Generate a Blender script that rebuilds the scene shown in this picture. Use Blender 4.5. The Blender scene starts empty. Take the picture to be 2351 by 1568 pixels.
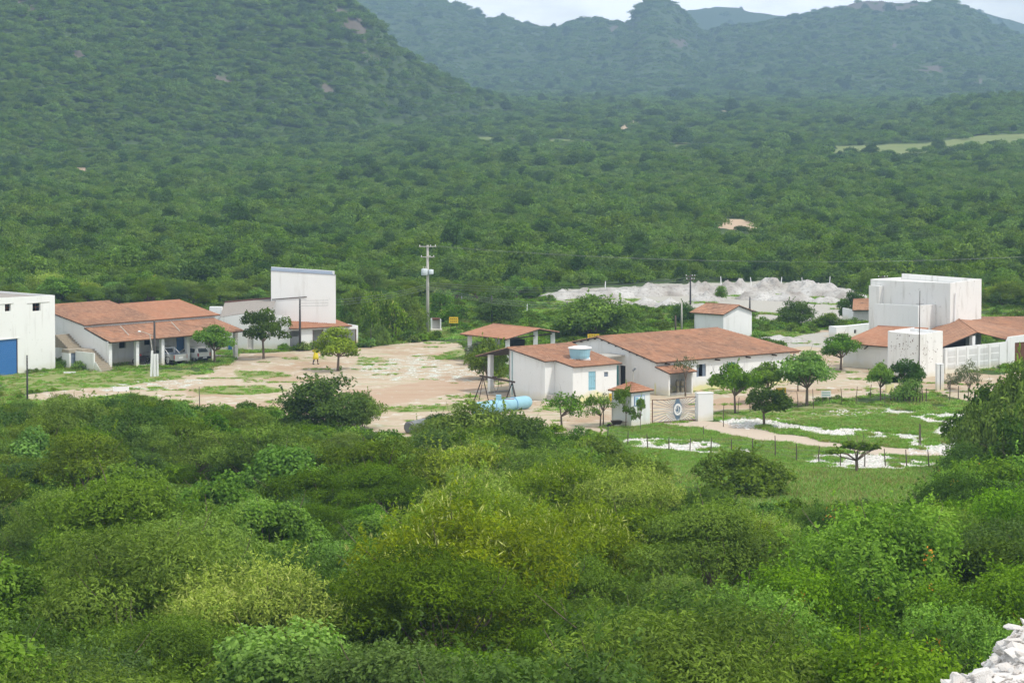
import bpy, bmesh, math, random
import numpy as np
from mathutils import Vector
R_ = math.radians
sc = bpy.context.scene
col = sc.collection
random.seed(7)
RNG = np.random.default_rng(11)

# ------------------------------------------------------------------ camera, sky, sun, exposure
W_, F_, YH, HC, PIT = 2351.0, 6000.0, 220.0, 26.1, R_(2.2)
CX, CY = 1175.5, YH + F_ * math.tan(PIT)
cam_d = bpy.data.cameras.new('camera'); cam = bpy.data.objects.new('camera', cam_d); col.objects.link(cam)
cam.location = (0, 0, HC); cam.rotation_euler = (R_(90) - PIT, 0, 0)
cam_d.sensor_width = 36.0; cam_d.lens = 36.0 * F_ / W_
cam_d.shift_y = -(784.0 - CY) / W_
cam_d.clip_start = 0.5; cam_d.clip_end = 20000
sc.camera = cam

SUN_AZ, SUN_EL = R_(118), R_(58)      # azimuth clockwise from +Y, elevation
world = bpy.data.worlds.new('World'); sc.world = world; world.use_nodes = True
nt = world.node_tree; N = nt.nodes; L = nt.links; N.clear()
wo = N.new('ShaderNodeOutputWorld'); bg = N.new('ShaderNodeBackground')
sky = N.new('ShaderNodeTexSky'); sky.sky_type = 'NISHITA'; sky.sun_disc = False
sky.sun_elevation = SUN_EL; sky.sun_rotation = SUN_AZ; sky.air_density = 1.2; sky.dust_density = 1.5
tc = N.new('ShaderNodeTexCoord'); mp = N.new('ShaderNodeMapping'); mp.inputs['Scale'].default_value = (1.0, 1.0, 2.6)
mp.inputs['Location'].default_value = (0.35, 0.2, 0.13)
no = N.new('ShaderNodeTexNoise'); no.inputs['Scale'].default_value = 7.0; no.inputs['Detail'].default_value = 9; no.inputs['Roughness'].default_value = 0.55
rp = N.new('ShaderNodeValToRGB'); rp.color_ramp.elements[0].position = 0.34; rp.color_ramp.elements[0].color = (0.35,) * 3 + (1,)
rp.color_ramp.elements[1].position = 0.56; rp.color_ramp.elements[1].color = (0.95,) * 3 + (1,)
mx = N.new('ShaderNodeMixRGB')
sp = N.new('ShaderNodeSeparateXYZ'); L.new(tc.outputs['Generated'], sp.inputs[0])       # cloud deck, brighter towards the horizon all round
cr = N.new('ShaderNodeValToRGB'); cr.color_ramp.interpolation = 'EASE'; cr.color_ramp.elements[0].position = 0.02; cr.color_ramp.elements[0].color = (2.9, 2.92, 2.9, 1)
cr.color_ramp.elements[1].position = 0.45; cr.color_ramp.elements[1].color = (1.25, 1.28, 1.3, 1); L.new(sp.outputs['Z'], cr.inputs['Fac'])
cm = N.new('ShaderNodeVectorMath'); cm.operation = 'SCALE'; cm.inputs['Scale'].default_value = 10.0; L.new(cr.outputs['Color'], cm.inputs[0]); L.new(cm.outputs[0], mx.inputs['Color2'])
L.new(tc.outputs['Generated'], mp.inputs['Vector']); L.new(mp.outputs['Vector'], no.inputs['Vector'])
L.new(no.outputs['Fac'], rp.inputs['Fac']); L.new(rp.outputs['Color'], mx.inputs['Fac'])
L.new(sky.outputs['Color'], mx.inputs['Color1']); L.new(mx.outputs['Color'], bg.inputs['Color'])
bg.inputs['Strength'].default_value = 0.10; L.new(bg.outputs['Background'], wo.inputs['Surface'])

sun_d = bpy.data.lights.new('sun', 'SUN'); sun_d.energy = 3.0; sun_d.angle = R_(3); sun_d.color = (1.0, 0.95, 0.86)
sun = bpy.data.objects.new('sun', sun_d); col.objects.link(sun)
sv = Vector((math.sin(SUN_AZ) * math.cos(SUN_EL), math.cos(SUN_AZ) * math.cos(SUN_EL), math.sin(SUN_EL)))
sun.rotation_euler = sv.to_track_quat('Z', 'Y').to_euler(); sun.location = (0, 0, 400)

vs = sc.view_settings; vs.view_transform = 'Standard'; vs.look = 'None'; vs.exposure = 0.0; vs.gamma = 1.0
vs.use_curve_mapping = False
cy = sc.cycles
cy.max_bounces = 5; cy.diffuse_bounces = 3; cy.glossy_bounces = 2; cy.transmission_bounces = 4; cy.volume_bounces = 1
cy.transparent_max_bounces = 8; cy.use_denoising = True; cy.caustics_reflective = False; cy.caustics_refractive = False
HAZE = 0.00026

# ------------------------------------------------------------------ survey helpers: sight lines from the survey point to places
c_, s_ = math.cos(PIT), math.sin(PIT)
def G(u, v, z=0.0):
    a = (u - CX) / F_; b = -(v - CY) / F_
    dx, dy, dz = a, c_ + b * s_, -s_ + b * c_
    k = (z - HC) / dz
    return (dx * k, dy * k)
def proj(x, y, z):
    z = z - HC
    f = y * c_ - z * s_; up = y * s_ + z * c_
    return CX + F_ * x / f, CY - F_ * up / f
def zat(xy, v):
    lo, hi = -50.0, 400.0
    for _ in range(50):
        m = (lo + hi) / 2
        if proj(xy[0], xy[1], m)[1] > v: lo = m
        else: hi = m
    return lo

def vnoise(x, y, seed=0):
    x = np.asarray(x, float); y = np.asarray(y, float)
    xi = np.floor(x).astype(np.int64); yi = np.floor(y).astype(np.int64)
    xf = x - xi; yf = y - yi
    def h(a, b):
        n = (a * 374761393 + b * 668265263 + seed * 1442695041) & 0xFFFFFFFF
        n = ((n ^ (n >> 13)) * 1274126177) & 0xFFFFFFFF
        return ((n ^ (n >> 16)) & 0xFFFF) / 65535.0
    u = xf * xf * (3 - 2 * xf); v = yf * yf * (3 - 2 * yf)
    return (h(xi, yi) * (1 - u) + h(xi + 1, yi) * u) * (1 - v) + (h(xi, yi + 1) * (1 - u) + h(xi + 1, yi + 1) * u) * v
def fbm(x, y, seed=0, o=4):
    s = 0; a = 0.5; t = 0
    for i in range(o):
        s = s + a * vnoise(x * 2 ** i, y * 2 ** i, seed + i * 17); t += a; a *= 0.5
    return s / t
def inpoly(u, v, P):
    u = np.asarray(u); v = np.asarray(v); r = np.zeros(u.shape, bool)
    n = len(P); j = n - 1
    for i in range(n):
        (x1, y1), (x2, y2) = P[i], P[j]
        if y1 != y2:
            c = ((y1 > v) != (y2 > v)) & (u < (x2 - x1) * (v - y1) / (y2 - y1) + x1)
            r ^= c
        j = i
    return r

# ------------------------------------------------------------------ terrain height
def interp(x, pts):
    a = np.array(pts, float); return np.interp(x, a[:, 0], a[:, 1])
def sst(t):
    t = np.clip(t, 0, 1); return t * t * (3 - 2 * t)
RIDGES = [  # (bearing -> skyline height as sight-line row, crest distance, foot distance, rear fall, relief)
  dict(row=[(-2500,-260),(-400,-250),(0,-210),(500,-120),(700,-55),(780,-6),(820,16),(858,42),(872,62),(900,98),(940,133),(1000,172),(1060,200),(1140,230),(1200,250),(1260,275),(1300,300)],
       crest=[(-2500,1900),(-400,1650),(0,1600),(500,1550),(780,1500),(900,1500),(1000,1550),(1200,1700),(1300,1780)],
       foot=[(-2500,620),(-400,760),(0,850),(400,1010),(800,1240),(1200,1620),(1300,1760)], rear=900, rel=10, hi=1300),
  dict(row=[(-900,-60),(700,-40),(1000,-25),(1060,0),(1090,14),(1115,27),(1145,22),(1185,33),(1240,46),(1290,46),(1318,32),(1380,30),(1452,36),(1462,4),(1484,-18),(1510,-26),(1536,-18),(1562,2),(1586,34),(1606,58),(1650,50),(1750,35),(1830,26),(1870,14),(1925,6),(1950,-6),(2000,-12),(2120,-8),(2180,-16),(2225,6),(2280,45),(2351,66),(2700,90),(4500,60)],
       crest=[(-900,3700),(1100,3650),(1500,3450),(1800,3500),(2100,3400),(4500,3600)], foot=[(-900,2500),(1200,2500),(4500,2400)], rear=500, rel=16, hi=9999),
  dict(row=[(1450,222),(1550,206),(1640,176),(1720,160),(1800,152),(1950,142),(2060,122),(2150,110),(2230,118),(2351,135),(2600,120),(4500,150)],
       crest=[(1450,2900),(4500,2900)], foot=[(1450,2350),(4500,2300)], rear=500, rel=8, hi=9999, lo=1450),
  dict(row=[(1950,300),(2040,284),(2100,266),(2150,247),(2200,234),(2260,225),(2351,219),(2700,180),(4500,120)],
       crest=[(1950,1450),(2351,1500),(4500,1500)], foot=[(1950,1420),(2100,1240),(2351,1160),(4500,1000)], rear=350, rel=4, hi=9999, lo=1950),
  dict(row=[(-900,30),(1000,60),(1400,60),(1520,22),(1575,8),(1620,0),(1700,4),(1760,16),(1815,24),(1850,12),(1890,0),(1990,-8),(2150,-10),(2220,2),(2280,20),(2351,40),(2700,60),(4500,60)],
       crest=[(-900,5000),(4500,5000)], foot=[(-900,4500),(4500,4500)], rear=450, rel=6, hi=9999),
]
NEAR = [(-100,25.2),(-2,24.6),(6,24.2),(11,22.6),(20,15.5),(30,10.5),(45,7),(60,5.2),(80,3.9),(110,2.5),(150,1.0),(184,0),(700,0),(1000,2.5),(1400,9),(1900,19),(2500,25),(3500,27),(7000,27)]
def height(x, y):
    x = np.asarray(x, float); y = np.asarray(y, float)
    D = np.maximum(y, 1.0)
    z = interp(y, NEAR)
    und = (fbm(x / 70, y / 70, 5) - 0.5)
    z = z + und * np.clip((y - 380) / 500, 0, 1) * 5
    z = z + (fbm(x / 14, y / 14, 9) - 0.5) * np.clip((180 - y) / 60, 0, 1) * 1.2
    far = y > 500
    if np.any(far):
        u = CX + F_ * x / D
        for i, r in enumerate(RIDGES):
            Dc = interp(u, r['crest']) * (1 + 0.05 * (fbm(u / 160, u * 0, 31 + i) - 0.5)); Df = interp(u, r['foot'])
            zc = HC + (YH - interp(u, r['row']) - (8 if i in (0, 3) else 16)) / F_ * Dc      # the scrub adds its own height to the skyline
            zc = zc + (fbm(u / 22, u * 0 + 3.3, 41 + i, 3) - 0.5) * r['rel'] * 0.4
            t = (y - Df) / np.maximum(Dc - Df, 1)
            up = np.where(y < Dc, np.clip(t, 0, 1) ** 1.25 * 0.8 + sst(t) * 0.2, sst(1 - (y - Dc) / r['rear']))
            rl = (fbm(x / 120, y / 160, 77 + i, 4) - 0.5) * r['rel'] * np.sin(np.clip(t, 0, 1) * math.pi) * 1.6
            h = z + (zc - z) * up + rl * (up > 0)
            m = np.ones_like(u)
            if 'lo' in r: m = m * np.clip((u - r['lo']) / 60, 0, 1)
            if r['hi'] < 9000: m = m * np.clip((r['hi'] - u) / 60, 0, 1)
            h = z + (h - z) * m
            z = np.where(far & (up > 0), np.maximum(z, h), z)
    return z
def hz(x, y): return float(height(np.array([x]), np.array([y]))[0])

# ------------------------------------------------------------------ land-cover outlines (plan areas, given by the bearings of their corners)
A_SOIL = [[(60,905),(190,893),(330,868),(470,860),(520,842),(545,812),(700,806),(850,796),(990,781),(1060,786),(1085,800),(1125,840),(1170,870),(1300,890),(1415,880),(1500,880),
           (1560,880),(1660,865),(1790,850),(1800,800),(1780,785),(1850,775),(1880,760),(1960,760),(1975,800),(2060,850),(2300,858),(2400,850),(2400,930),(2250,925),(2150,905),(2000,908),(1860,928),(1650,948),
           (1640,966),(1600,967),(1500,974),(1440,985),(1390,1000),(1240,1000),(1100,985),(930,1010),(800,1000),(660,960),(560,945),(450,950),(440,925),(300,905),(130,925),(60,920)]]
A_ROAD = [[(1500,975),(1600,967),(1660,970),(1790,995),(1990,1022),(2210,1042),(2700,1062),(2700,1078),(2200,1056),(1960,1041),(1820,1024),(1690,1002),(1600,986)]]
A_QUARTZ = [[(1395,1003),(1480,1008),(1640,1016),(1725,1032),(1760,1044),(1700,1046),(1560,1040),(1440,1026)],
            [(1650,970),(1740,962),(1800,972),(1990,990),(2140,1002),(2150,1014),(2050,1010),(1900,1000),(1790,990),(1680,982)],
            [(2035,930),(2110,944),(2210,950),(2290,990),(2280,1056),(2080,1040),(2070,1012),(2150,990),(2110,966),(2045,950)],
            [(1820,1052),(1900,1044),(1990,1040),(2100,1056),(2200,1070),(2080,1082),(1900,1076),(1835,1064)],
            [(330,868),(470,868),(470,885),(250,900),(240,885)], [(820,830),(960,815),(1090,845),(1100,880),(900,872),(800,850)]]
A_DUMP = [[(1268,690),(1300,664),(1490,655),(1760,645),(1950,664),(2010,690),(1960,735),(1880,752),(1760,748),(1720,722),(1600,716),(1540,705),(1500,715),(1440,700),(1380,712)],
          [(1720,778),(1780,778),(1900,762),(1930,790),(1890,800),(1860,795),(1800,800)]]
A_PINK = [[(640,925),(900,885),(1090,868),(1110,890),(900,925),(700,960),(600,950)], [(1640,915),(1840,905),(1840,930),(1650,945)], [(440,925),(640,925),(640,950),(450,950)]]
A_LAWN = [[(0,858),(120,852),(300,852),(400,850),(480,855),(400,870),(300,885),(170,895),(0,905)], [(545,850),(660,856),(660,868),(560,866)],
          [(470,888),(600,885),(660,898),(560,908),(460,902)], [(820,820),(900,822),(890,832),(820,832)], [(1008,815),(1075,795),(1080,825),(1020,826)],
          [(880,935),(1060,928),(1090,940),(900,946)], [(1640,948),(1850,930),(2040,930),(2040,965),(1700,968),(1645,960)]]
A_FIELD = [[(1090,316),(1190,314),(1200,320),(1100,322)], [(1250,321),(1350,322),(1345,330),(1265,330)], [(1520,328),(1640,332),(1635,338),(1530,336)], [(1870,338),(2100,330),(2230,314),(2400,306),(2400,332),(2240,334),(2160,350),(1950,354),(1860,348)]]
A_BARE = [[(1642,506),(1700,503),(1752,516),(1740,528),(1650,524)], [(1872,560),(1905,558),(1900,580),(1870,596),(1852,592)], [(1462,268),(1490,262),(1480,278),(1452,292),(1420,302),(1408,306),(1446,280)],
          [(165,386),(210,388),(205,396),(170,393)], [(1590,252),(1680,254),(1670,262),(1600,260)], [(1240,484),(1280,486),(1270,494)], [(1300,326),(1370,324),(1365,330)]]
A_ROCK = [[(150,95),(185,110),(215,148),(190,152)], [(20,0),(60,5),(110,48),(70,40)], [(480,160),(530,175),(545,205),(500,190)], [(760,20),(800,30),(840,60),(852,84),(830,86),(790,60)],
          [(735,195),(770,200),(775,225),(740,222)], [(1940,2),(2110,0),(2115,20),(2040,26),(1950,22)], [(2105,150),(2170,152),(2165,164),(2110,166)], [(1530,90),(1580,92),(1575,110),(1535,106)],
          [(1400,58),(1425,60),(1420,74),(1395,72)], [(2210,185),(2260,180),(2255,195)], [(2040,100),(2060,104),(2055,112)], [(780,95),(880,130),(860,150),(800,120)], [(1890,120),(1925,124),(1920,134)]]
A_MEADOW = [[(1260,1075),(1440,1040),(1640,1042),(1840,1070),(2200,1080),(2220,1130),(2100,1200),(1820,1185),(1600,1215),(1420,1190),(1300,1150)],
            [(840,720),(960,690),(1200,690),(1290,700),(1300,760),(1060,780),(990,778),(850,790)], [(1395,985),(1500,976),(1640,1000),(1800,1040),(1640,1040),(1440,1020)],
            [(1700,985),(1990,1000),(2180,1020),(2200,1040),(1960,1020),(1760,990)], [(0,905),(140,925),(320,915),(330,960),(0,960)],[(900,1010),(1000,1000),(1020,1060),(930,1080)],
            [(1730,720),(1900,740),(1930,755),(1840,770),(1730,775)]]
def cover(u, v, polys, wx=None, wy=None):
    m = np.zeros(np.shape(u), bool)
    uu = u if wx is None else u + wx; vv = v if wy is None else v + wy
    for P in polys: m |= inpoly(uu, vv, P)
    return m

# ------------------------------------------------------------------ materials
def newmat(name):
    m = bpy.data.materials.new(name); m.use_nodes = True
    nt = m.node_tree; return m, nt.nodes, nt.links, nt.nodes['Principled BSDF']
def noise(N, L, scale, detail=4, rough=0.55, vec=None, coord='Object', sc3=None):
    t = N.new('ShaderNodeTexNoise'); t.inputs['Scale'].default_value = scale; t.inputs['Detail'].default_value = detail; t.inputs['Roughness'].default_value = rough
    if vec is None:
        g = N.new('ShaderNodeTexCoord'); vec = g.outputs[coord]
    if sc3:
        mp = N.new('ShaderNodeMapping'); mp.inputs['Scale'].default_value = sc3; L.new(vec, mp.inputs['Vector']); vec = mp.outputs['Vector']
    L.new(vec, t.inputs['Vector']); return t.outputs['Fac']
def ramp(N, L, fac, stops):
    r = N.new('ShaderNodeValToRGB'); e = r.color_ramp.elements
    while len(e) < len(stops): e.new(0.5)
    for k, (p, c) in enumerate(stops):
        e[k].position = p; e[k].color = (c if isinstance(c, tuple) else (c, c, c)) + (1,)
    L.new(fac, r.inputs['Fac']); return r.outputs['Color']
def mix(N, L, fac, a, b, mode='MIX'):
    m = N.new('ShaderNodeMixRGB'); m.blend_type = mode
    for k, x in (('Fac', fac), ('Color1', a), ('Color2', b)):
        if isinstance(x, (int, float)): m.inputs[k].default_value = x if k == 'Fac' else (x, x, x, 1)
        elif isinstance(x, tuple): m.inputs[k].default_value = x + (1,)
        else: L.new(x, m.inputs[k])
    return m.outputs['Color']
def math_(N, L, op, a, b=None, clamp=False):
    m = N.new('ShaderNodeMath'); m.operation = op; m.use_clamp = clamp
    for k, x in ((0, a), (1, b)):
        if x is None: continue
        if isinstance(x, (int, float)): m.inputs[k].default_value = x
        else: L.new(x, m.inputs[k])
    return m.outputs[0]
def bump(N, L, bsdf, h, strength=0.3, dist=0.05):
    b = N.new('ShaderNodeBump'); b.inputs['Strength'].default_value = strength; b.inputs['Distance'].default_value = dist
    L.new(h, b.inputs['Height']); L.new(b.outputs['Normal'], bsdf.inputs['Normal'])
def flat(name, c, rough=0.7, metal=0.0, var=0.25, scale=6.0, emit=None):
    m, N, L, b = newmat(name)
    f = noise(N, L, scale, 5)
    L.new(mix(N, L, f, tuple(x * (1 - var) for x in c), tuple(min(1, x * (1 + var)) for x in c)), b.inputs['Base Color'])
    b.inputs['Roughness'].default_value = rough; b.inputs['Metallic'].default_value = metal
    bump(N, L, b, noise(N, L, scale * 4, 3), 0.12, 0.02)
    return m
def plaster(name, c=(0.80, 0.80, 0.79), stain=0.22, splash=(0.66, 0.60, 0.42), sp_h=0.6, drip=0.28, lime=0.0):
    m, N, L, b = newmat(name)
    geo = N.new('ShaderNodeNewGeometry'); P = geo.outputs['Position']
    sep = N.new('ShaderNodeSeparateXYZ'); L.new(P, sep.inputs[0])
    c0 = mix(N, L, noise(N, L, 0.6, 5, vec=P), tuple(x * 0.93 for x in c), c)
    st = ramp(N, L, noise(N, L, 1.0, 7, 0.62, vec=P, sc3=(1.7, 1.7, 0.24)), [(0.54, 0.0), (0.70, 1.0)])     # rain streaks
    c1 = mix(N, L, math_(N, L, 'MULTIPLY', st, drip), c0, (0.42, 0.40, 0.35))
    bl = ramp(N, L, noise(N, L, 2.1, 8, 0.7, vec=P), [(0.60, 0.0), (0.72, 1.0)])
    c2 = mix(N, L, math_(N, L, 'MULTIPLY', bl, stain), c1, (0.30, 0.28, 0.25))
    n2 = noise(N, L, 0.9, 5, vec=P)
    hh = math_(N, L, 'SUBTRACT', math_(N, L, 'ADD', n2, sp_h - 0.5), sep.outputs['Z'])
    f = ramp(N, L, math_(N, L, 'ADD', math_(N, L, 'MULTIPLY', hh, 0.9), 0.5), [(0.35, 0.0), (0.85, 1.0)])
    c3 = mix(N, L, math_(N, L, 'MULTIPLY', f, 0.62), c2, splash)
    if lime:
        f2 = ramp(N, L, math_(N, L, 'ADD', math_(N, L, 'MULTIPLY', math_(N, L, 'SUBTRACT', 1.1, sep.outputs['Z']), 0.35), noise(N, L, 0.35, 4, vec=P)), [(0.62, 0.0), (0.75, 1.0)])
        c3 = mix(N, L, math_(N, L, 'MULTIPLY', f2, lime), c3, (0.72, 0.68, 0.30))
    L.new(c3, b.inputs['Base Color']); b.inputs['Roughness'].default_value = 0.85
    bump(N, L, b, noise(N, L, 9, 5, vec=P), 0.25, 0.03)
    return m
def tile_mat(name, a=(0.40, 0.195, 0.108), b_=(0.27, 0.145, 0.09), dark=(0.13, 0.085, 0.06), k=0.6):
    m, N, L, b = newmat(name)
    geo = N.new('ShaderNodeNewGeometry'); P = geo.outputs['Position']
    at = N.new('ShaderNodeAttribute'); at.attribute_name = 'tone'
    c0 = mix(N, L, ramp(N, L, noise(N, L, 0.35, 6, 0.6, vec=P), [(0.35, 0.0), (0.65, 1.0)]), a, b_)
    c1 = mix(N, L, math_(N, L, 'MULTIPLY', at.outputs['Fac'], 0.65), c0, (0.48, 0.28, 0.18))
    c2 = mix(N, L, math_(N, L, 'MULTIPLY', ramp(N, L, noise(N, L, 1.3, 7, 0.65, vec=P), [(0.52, 0.0), (0.68, 1.0)]), k), c1, dark)
    L.new(c2, b.inputs['Base Color']); b.inputs['Roughness'].default_value = 0.85
    return m
def leaf_mat(name, A, B, C=None, hue=0.05, trans=0.36, var=0.60, base=0.98):
    """A..B per leaf and clump, whole plants vary a little"""
    m, N, L, b = newmat(name)
    at = N.new('ShaderNodeAttribute'); at.attribute_name = 'tone'
    oi = N.new('ShaderNodeObjectInfo')
    c = ramp(N, L, at.outputs['Fac'], [(0.0, A), (0.75, B), (1.0, C or tuple(x * 1.25 for x in B))])
    hs = N.new('ShaderNodeHueSaturation'); L.new(c, hs.inputs['Color'])
    r2 = math_(N, L, 'FRACT', math_(N, L, 'MULTIPLY', oi.outputs['Random'], 7.31))
    L.new(math_(N, L, 'ADD', math_(N, L, 'MULTIPLY', oi.outputs['Random'], hue * 0.5), 0.487 - hue * 0.25), hs.inputs['Hue'])
    L.new(math_(N, L, 'ADD', math_(N, L, 'MULTIPLY', r2, var), base), hs.inputs['Value'])
    L.new(math_(N, L, 'ADD', math_(N, L, 'MULTIPLY', r2, -0.20), 1.10), hs.inputs['Saturation'])
    L.new(hs.outputs['Color'], b.inputs['Base Color']); b.inputs['Roughness'].default_value = 0.65
    b.inputs['Specular IOR Level'].default_value = 0.08
    tr = N.new('ShaderNodeBsdfTranslucent'); L.new(mix(N, L, 1.0, hs.outputs['Color'], (1.0, 1.15, 0.55), 'MULTIPLY'), tr.inputs['Color'])
    ms = N.new('ShaderNodeMixShader'); ms.inputs['Fac'].default_value = trans
    L.new(b.outputs[0], ms.inputs[1]); L.new(tr.outputs[0], ms.inputs[2])
    L.new(ms.outputs[0], N['Material Output'].inputs['Surface'])
    return m
M = {}
M['white'] = plaster('white_plaster')
M['lime'] = plaster('white_plaster_with_lichen', lime=0.8, sp_h=0.8)
M['tower'] = plaster('weathered_white_plaster', (0.80, 0.79, 0.76), stain=0.75, drip=0.5, sp_h=0.5)
M['ware'] = plaster('stained_white_plaster', (0.80, 0.80, 0.78), stain=0.35, drip=0.35, splash=(0.62, 0.60, 0.48))
M['conc'] = flat('concrete', (0.42, 0.40, 0.36), 0.9)
M['stair'] = flat('worn_concrete', (0.34, 0.29, 0.22), 0.95)
M['tiles'] = tile_mat('clay_tiles'); M['tiles2'] = tile_mat('clean_clay_tiles', (0.44, 0.205, 0.115), (0.36, 0.175, 0.10), k=0.25)
M['tiles3'] = tile_mat('old_clay_tiles', (0.42, 0.22, 0.12), (0.30, 0.16, 0.09), k=0.85)
M['wood'] = flat('dark_wood', (0.06, 0.04, 0.03), 0.9); M['post'] = flat('weathered_wood', (0.13, 0.10, 0.075), 0.95)
M['polew'] = flat('dark_pole', (0.05, 0.045, 0.045), 0.8)
M['fibre'] = flat('fibre_cement', (0.30, 0.27, 0.24), 0.95); M['brown'] = flat('brown_cap', (0.12, 0.055, 0.04), 0.9)
M['blue'] = flat('blue_paint', (0.035, 0.16, 0.42), 0.5, var=0.15); M['ltblue'] = flat('light_blue_paint', (0.27, 0.50, 0.60), 0.55, var=0.1, scale=2)
M['teal'] = flat('teal_paint', (0.10, 0.33, 0.36), 0.6); M['greyblue'] = flat('grey_blue_paint', (0.16, 0.20, 0.26), 0.6)
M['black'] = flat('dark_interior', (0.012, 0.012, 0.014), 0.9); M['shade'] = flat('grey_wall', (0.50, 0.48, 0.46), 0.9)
M['white_p'] = flat('white_paint', (0.80, 0.80, 0.80), 0.5, var=0.05); M['steel'] = flat('steel', (0.20, 0.21, 0.22), 0.5, 0.6)
M['rust'] = flat('rusty_iron', (0.16, 0.065, 0.035), 0.85, 0.2, 0.45); M['dkmetal'] = flat('brown_steel', (0.055, 0.035, 0.028), 0.7, 0.3)
M['boiler'] = flat('boiler_plate', (0.20, 0.21, 0.21), 0.6, 0.4, 0.35, 2.0)
M['silver'] = flat('silver_paint', (0.52, 0.53, 0.53), 0.3, 0.55, 0.04); M['carwhite'] = flat('white_car_paint', (0.74, 0.74, 0.73), 0.3, 0.0, 0.03)
M['glass'] = flat('dark_glass', (0.035, 0.045, 0.05), 0.08); M['tyre'] = flat('rubber', (0.02, 0.02, 0.02), 0.9)
M['red'] = flat('red_lens', (0.35, 0.02, 0.015), 0.3); M['yellow'] = flat('yellow_paint', (0.78, 0.50, 0.02), 0.5, var=0.08)
M['yelcloth'] = flat('yellow_cloth', (0.72, 0.60, 0.03), 0.8, var=0.1); M['skin'] = flat('skin', (0.20, 0.105, 0.07), 0.6, var=0.08)
M['dkcloth'] = flat('dark_cloth', (0.03, 0.03, 0.04), 0.9); M['cyl'] = flat('gas_bottle', (0.30, 0.26, 0.18), 0.5, 0.2, 0.3, 3)
M['trunk'] = flat('bark', (0.15, 0.11, 0.08), 0.95, scale=9); M['tank_tx'] = flat('transformer_grey', (0.55, 0.60, 0.62), 0.5)
M['poleconc'] = flat('pole_concrete', (0.45, 0.43, 0.38), 0.9, var=0.15, scale=1.5)
M['ink'] = flat('black_ink', (0.03, 0.02, 0.0), 0.7); M['emb'] = flat('blue_grey_panel', (0.11, 0.17, 0.24), 0.5)
M['signblue'] = flat('sign_blue', (0.07, 0.22, 0.50), 0.5)
M['leaf_feather'] = leaf_mat('feathery_leaf', (0.034, 0.070, 0.007), (0.135, 0.228, 0.024))
M['leaf_round'] = leaf_mat('broad_leaf', (0.036, 0.090, 0.010), (0.140, 0.275, 0.036))
M['leaf_yellow'] = leaf_mat('yellow_green_leaf', (0.058, 0.112, 0.008), (0.225, 0.325, 0.034))
M['leaf_bright'] = leaf_mat('bright_leaf', (0.038, 0.100, 0.005), (0.150, 0.285, 0.018))
M['leaf_dark'] = leaf_mat('dark_leaf', (0.020, 0.050, 0.008), (0.076, 0.152, 0.024))
M['far_round'] = leaf_mat('scrub_broad_leaf', (0.042, 0.098, 0.010), (0.152, 0.282, 0.034), hue=0.04, var=0.3, base=0.9)
M['far_dark'] = leaf_mat('scrub_dark_leaf', (0.020, 0.052, 0.009), (0.068, 0.145, 0.025), hue=0.04, var=0.4, base=0.85)
M['leaf_grey'] = leaf_mat('greyish_leaf', (0.045, 0.062, 0.028), (0.115, 0.135, 0.07))
M['leaf_far'] = leaf_mat('scrub_leaf', (0.038, 0.088, 0.009), (0.140, 0.252, 0.030), hue=0.04, var=0.36, base=0.92)
M['spike'] = flat('yellow_flower_spike', (0.46, 0.50, 0.12), 0.8); M['orange'] = flat('orange_blossom', (0.70, 0.28, 0.02), 0.8)
M['grass'] = leaf_mat('grass_blade', (0.085, 0.20, 0.025), (0.21, 0.38, 0.075), hue=0.06)
M['hay'] = leaf_mat('dry_grass_blade', (0.16, 0.17, 0.05), (0.30, 0.29, 0.11), hue=0.03)
def quartz_mat():
    m, N, L, b = newmat('white_quartz')
    oi = N.new('ShaderNodeObjectInfo')
    c = mix(N, L, noise(N, L, 7, 6), (0.60, 0.56, 0.52), (0.86, 0.85, 0.83))
    c = mix(N, L, math_(N, L, 'MULTIPLY', oi.outputs['Random'], 0.35), c, (0.50, 0.40, 0.33))
    L.new(c, b.inputs['Base Color']); b.inputs['Roughness'].default_value = 0.7
    bump(N, L, b, noise(N, L, 14, 6), 0.5, 0.03); return m
M['quartz'] = quartz_mat()
def dump_mat():
    m, N, L, b = newmat('quarry_spoil')
    geo = N.new('ShaderNodeNewGeometry'); P = geo.outputs['Position']
    c = mix(N, L, ramp(N, L, noise(N, L, 0.16, 6, vec=P), [(0.42, 0.0), (0.62, 1.0)]), (0.54, 0.525, 0.50), (0.31, 0.28, 0.25))
    c = mix(N, L, ramp(N, L, noise(N, L, 2.6, 8, 0.7, vec=P), [(0.52, 0.0), (0.66, 1.0)]), c, (0.22, 0.205, 0.18))
    L.new(c, b.inputs['Base Color']); b.inputs['Roughness'].default_value = 0.95
    bump(N, L, b, noise(N, L, 3.0, 8, 0.65, vec=P), 0.6, 0.25); return m
M['dump'] = dump_mat()
M['tipbed'] = flat('white_rubble', (0.66, 0.63, 0.60), 0.9, var=0.3, scale=9)
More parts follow.
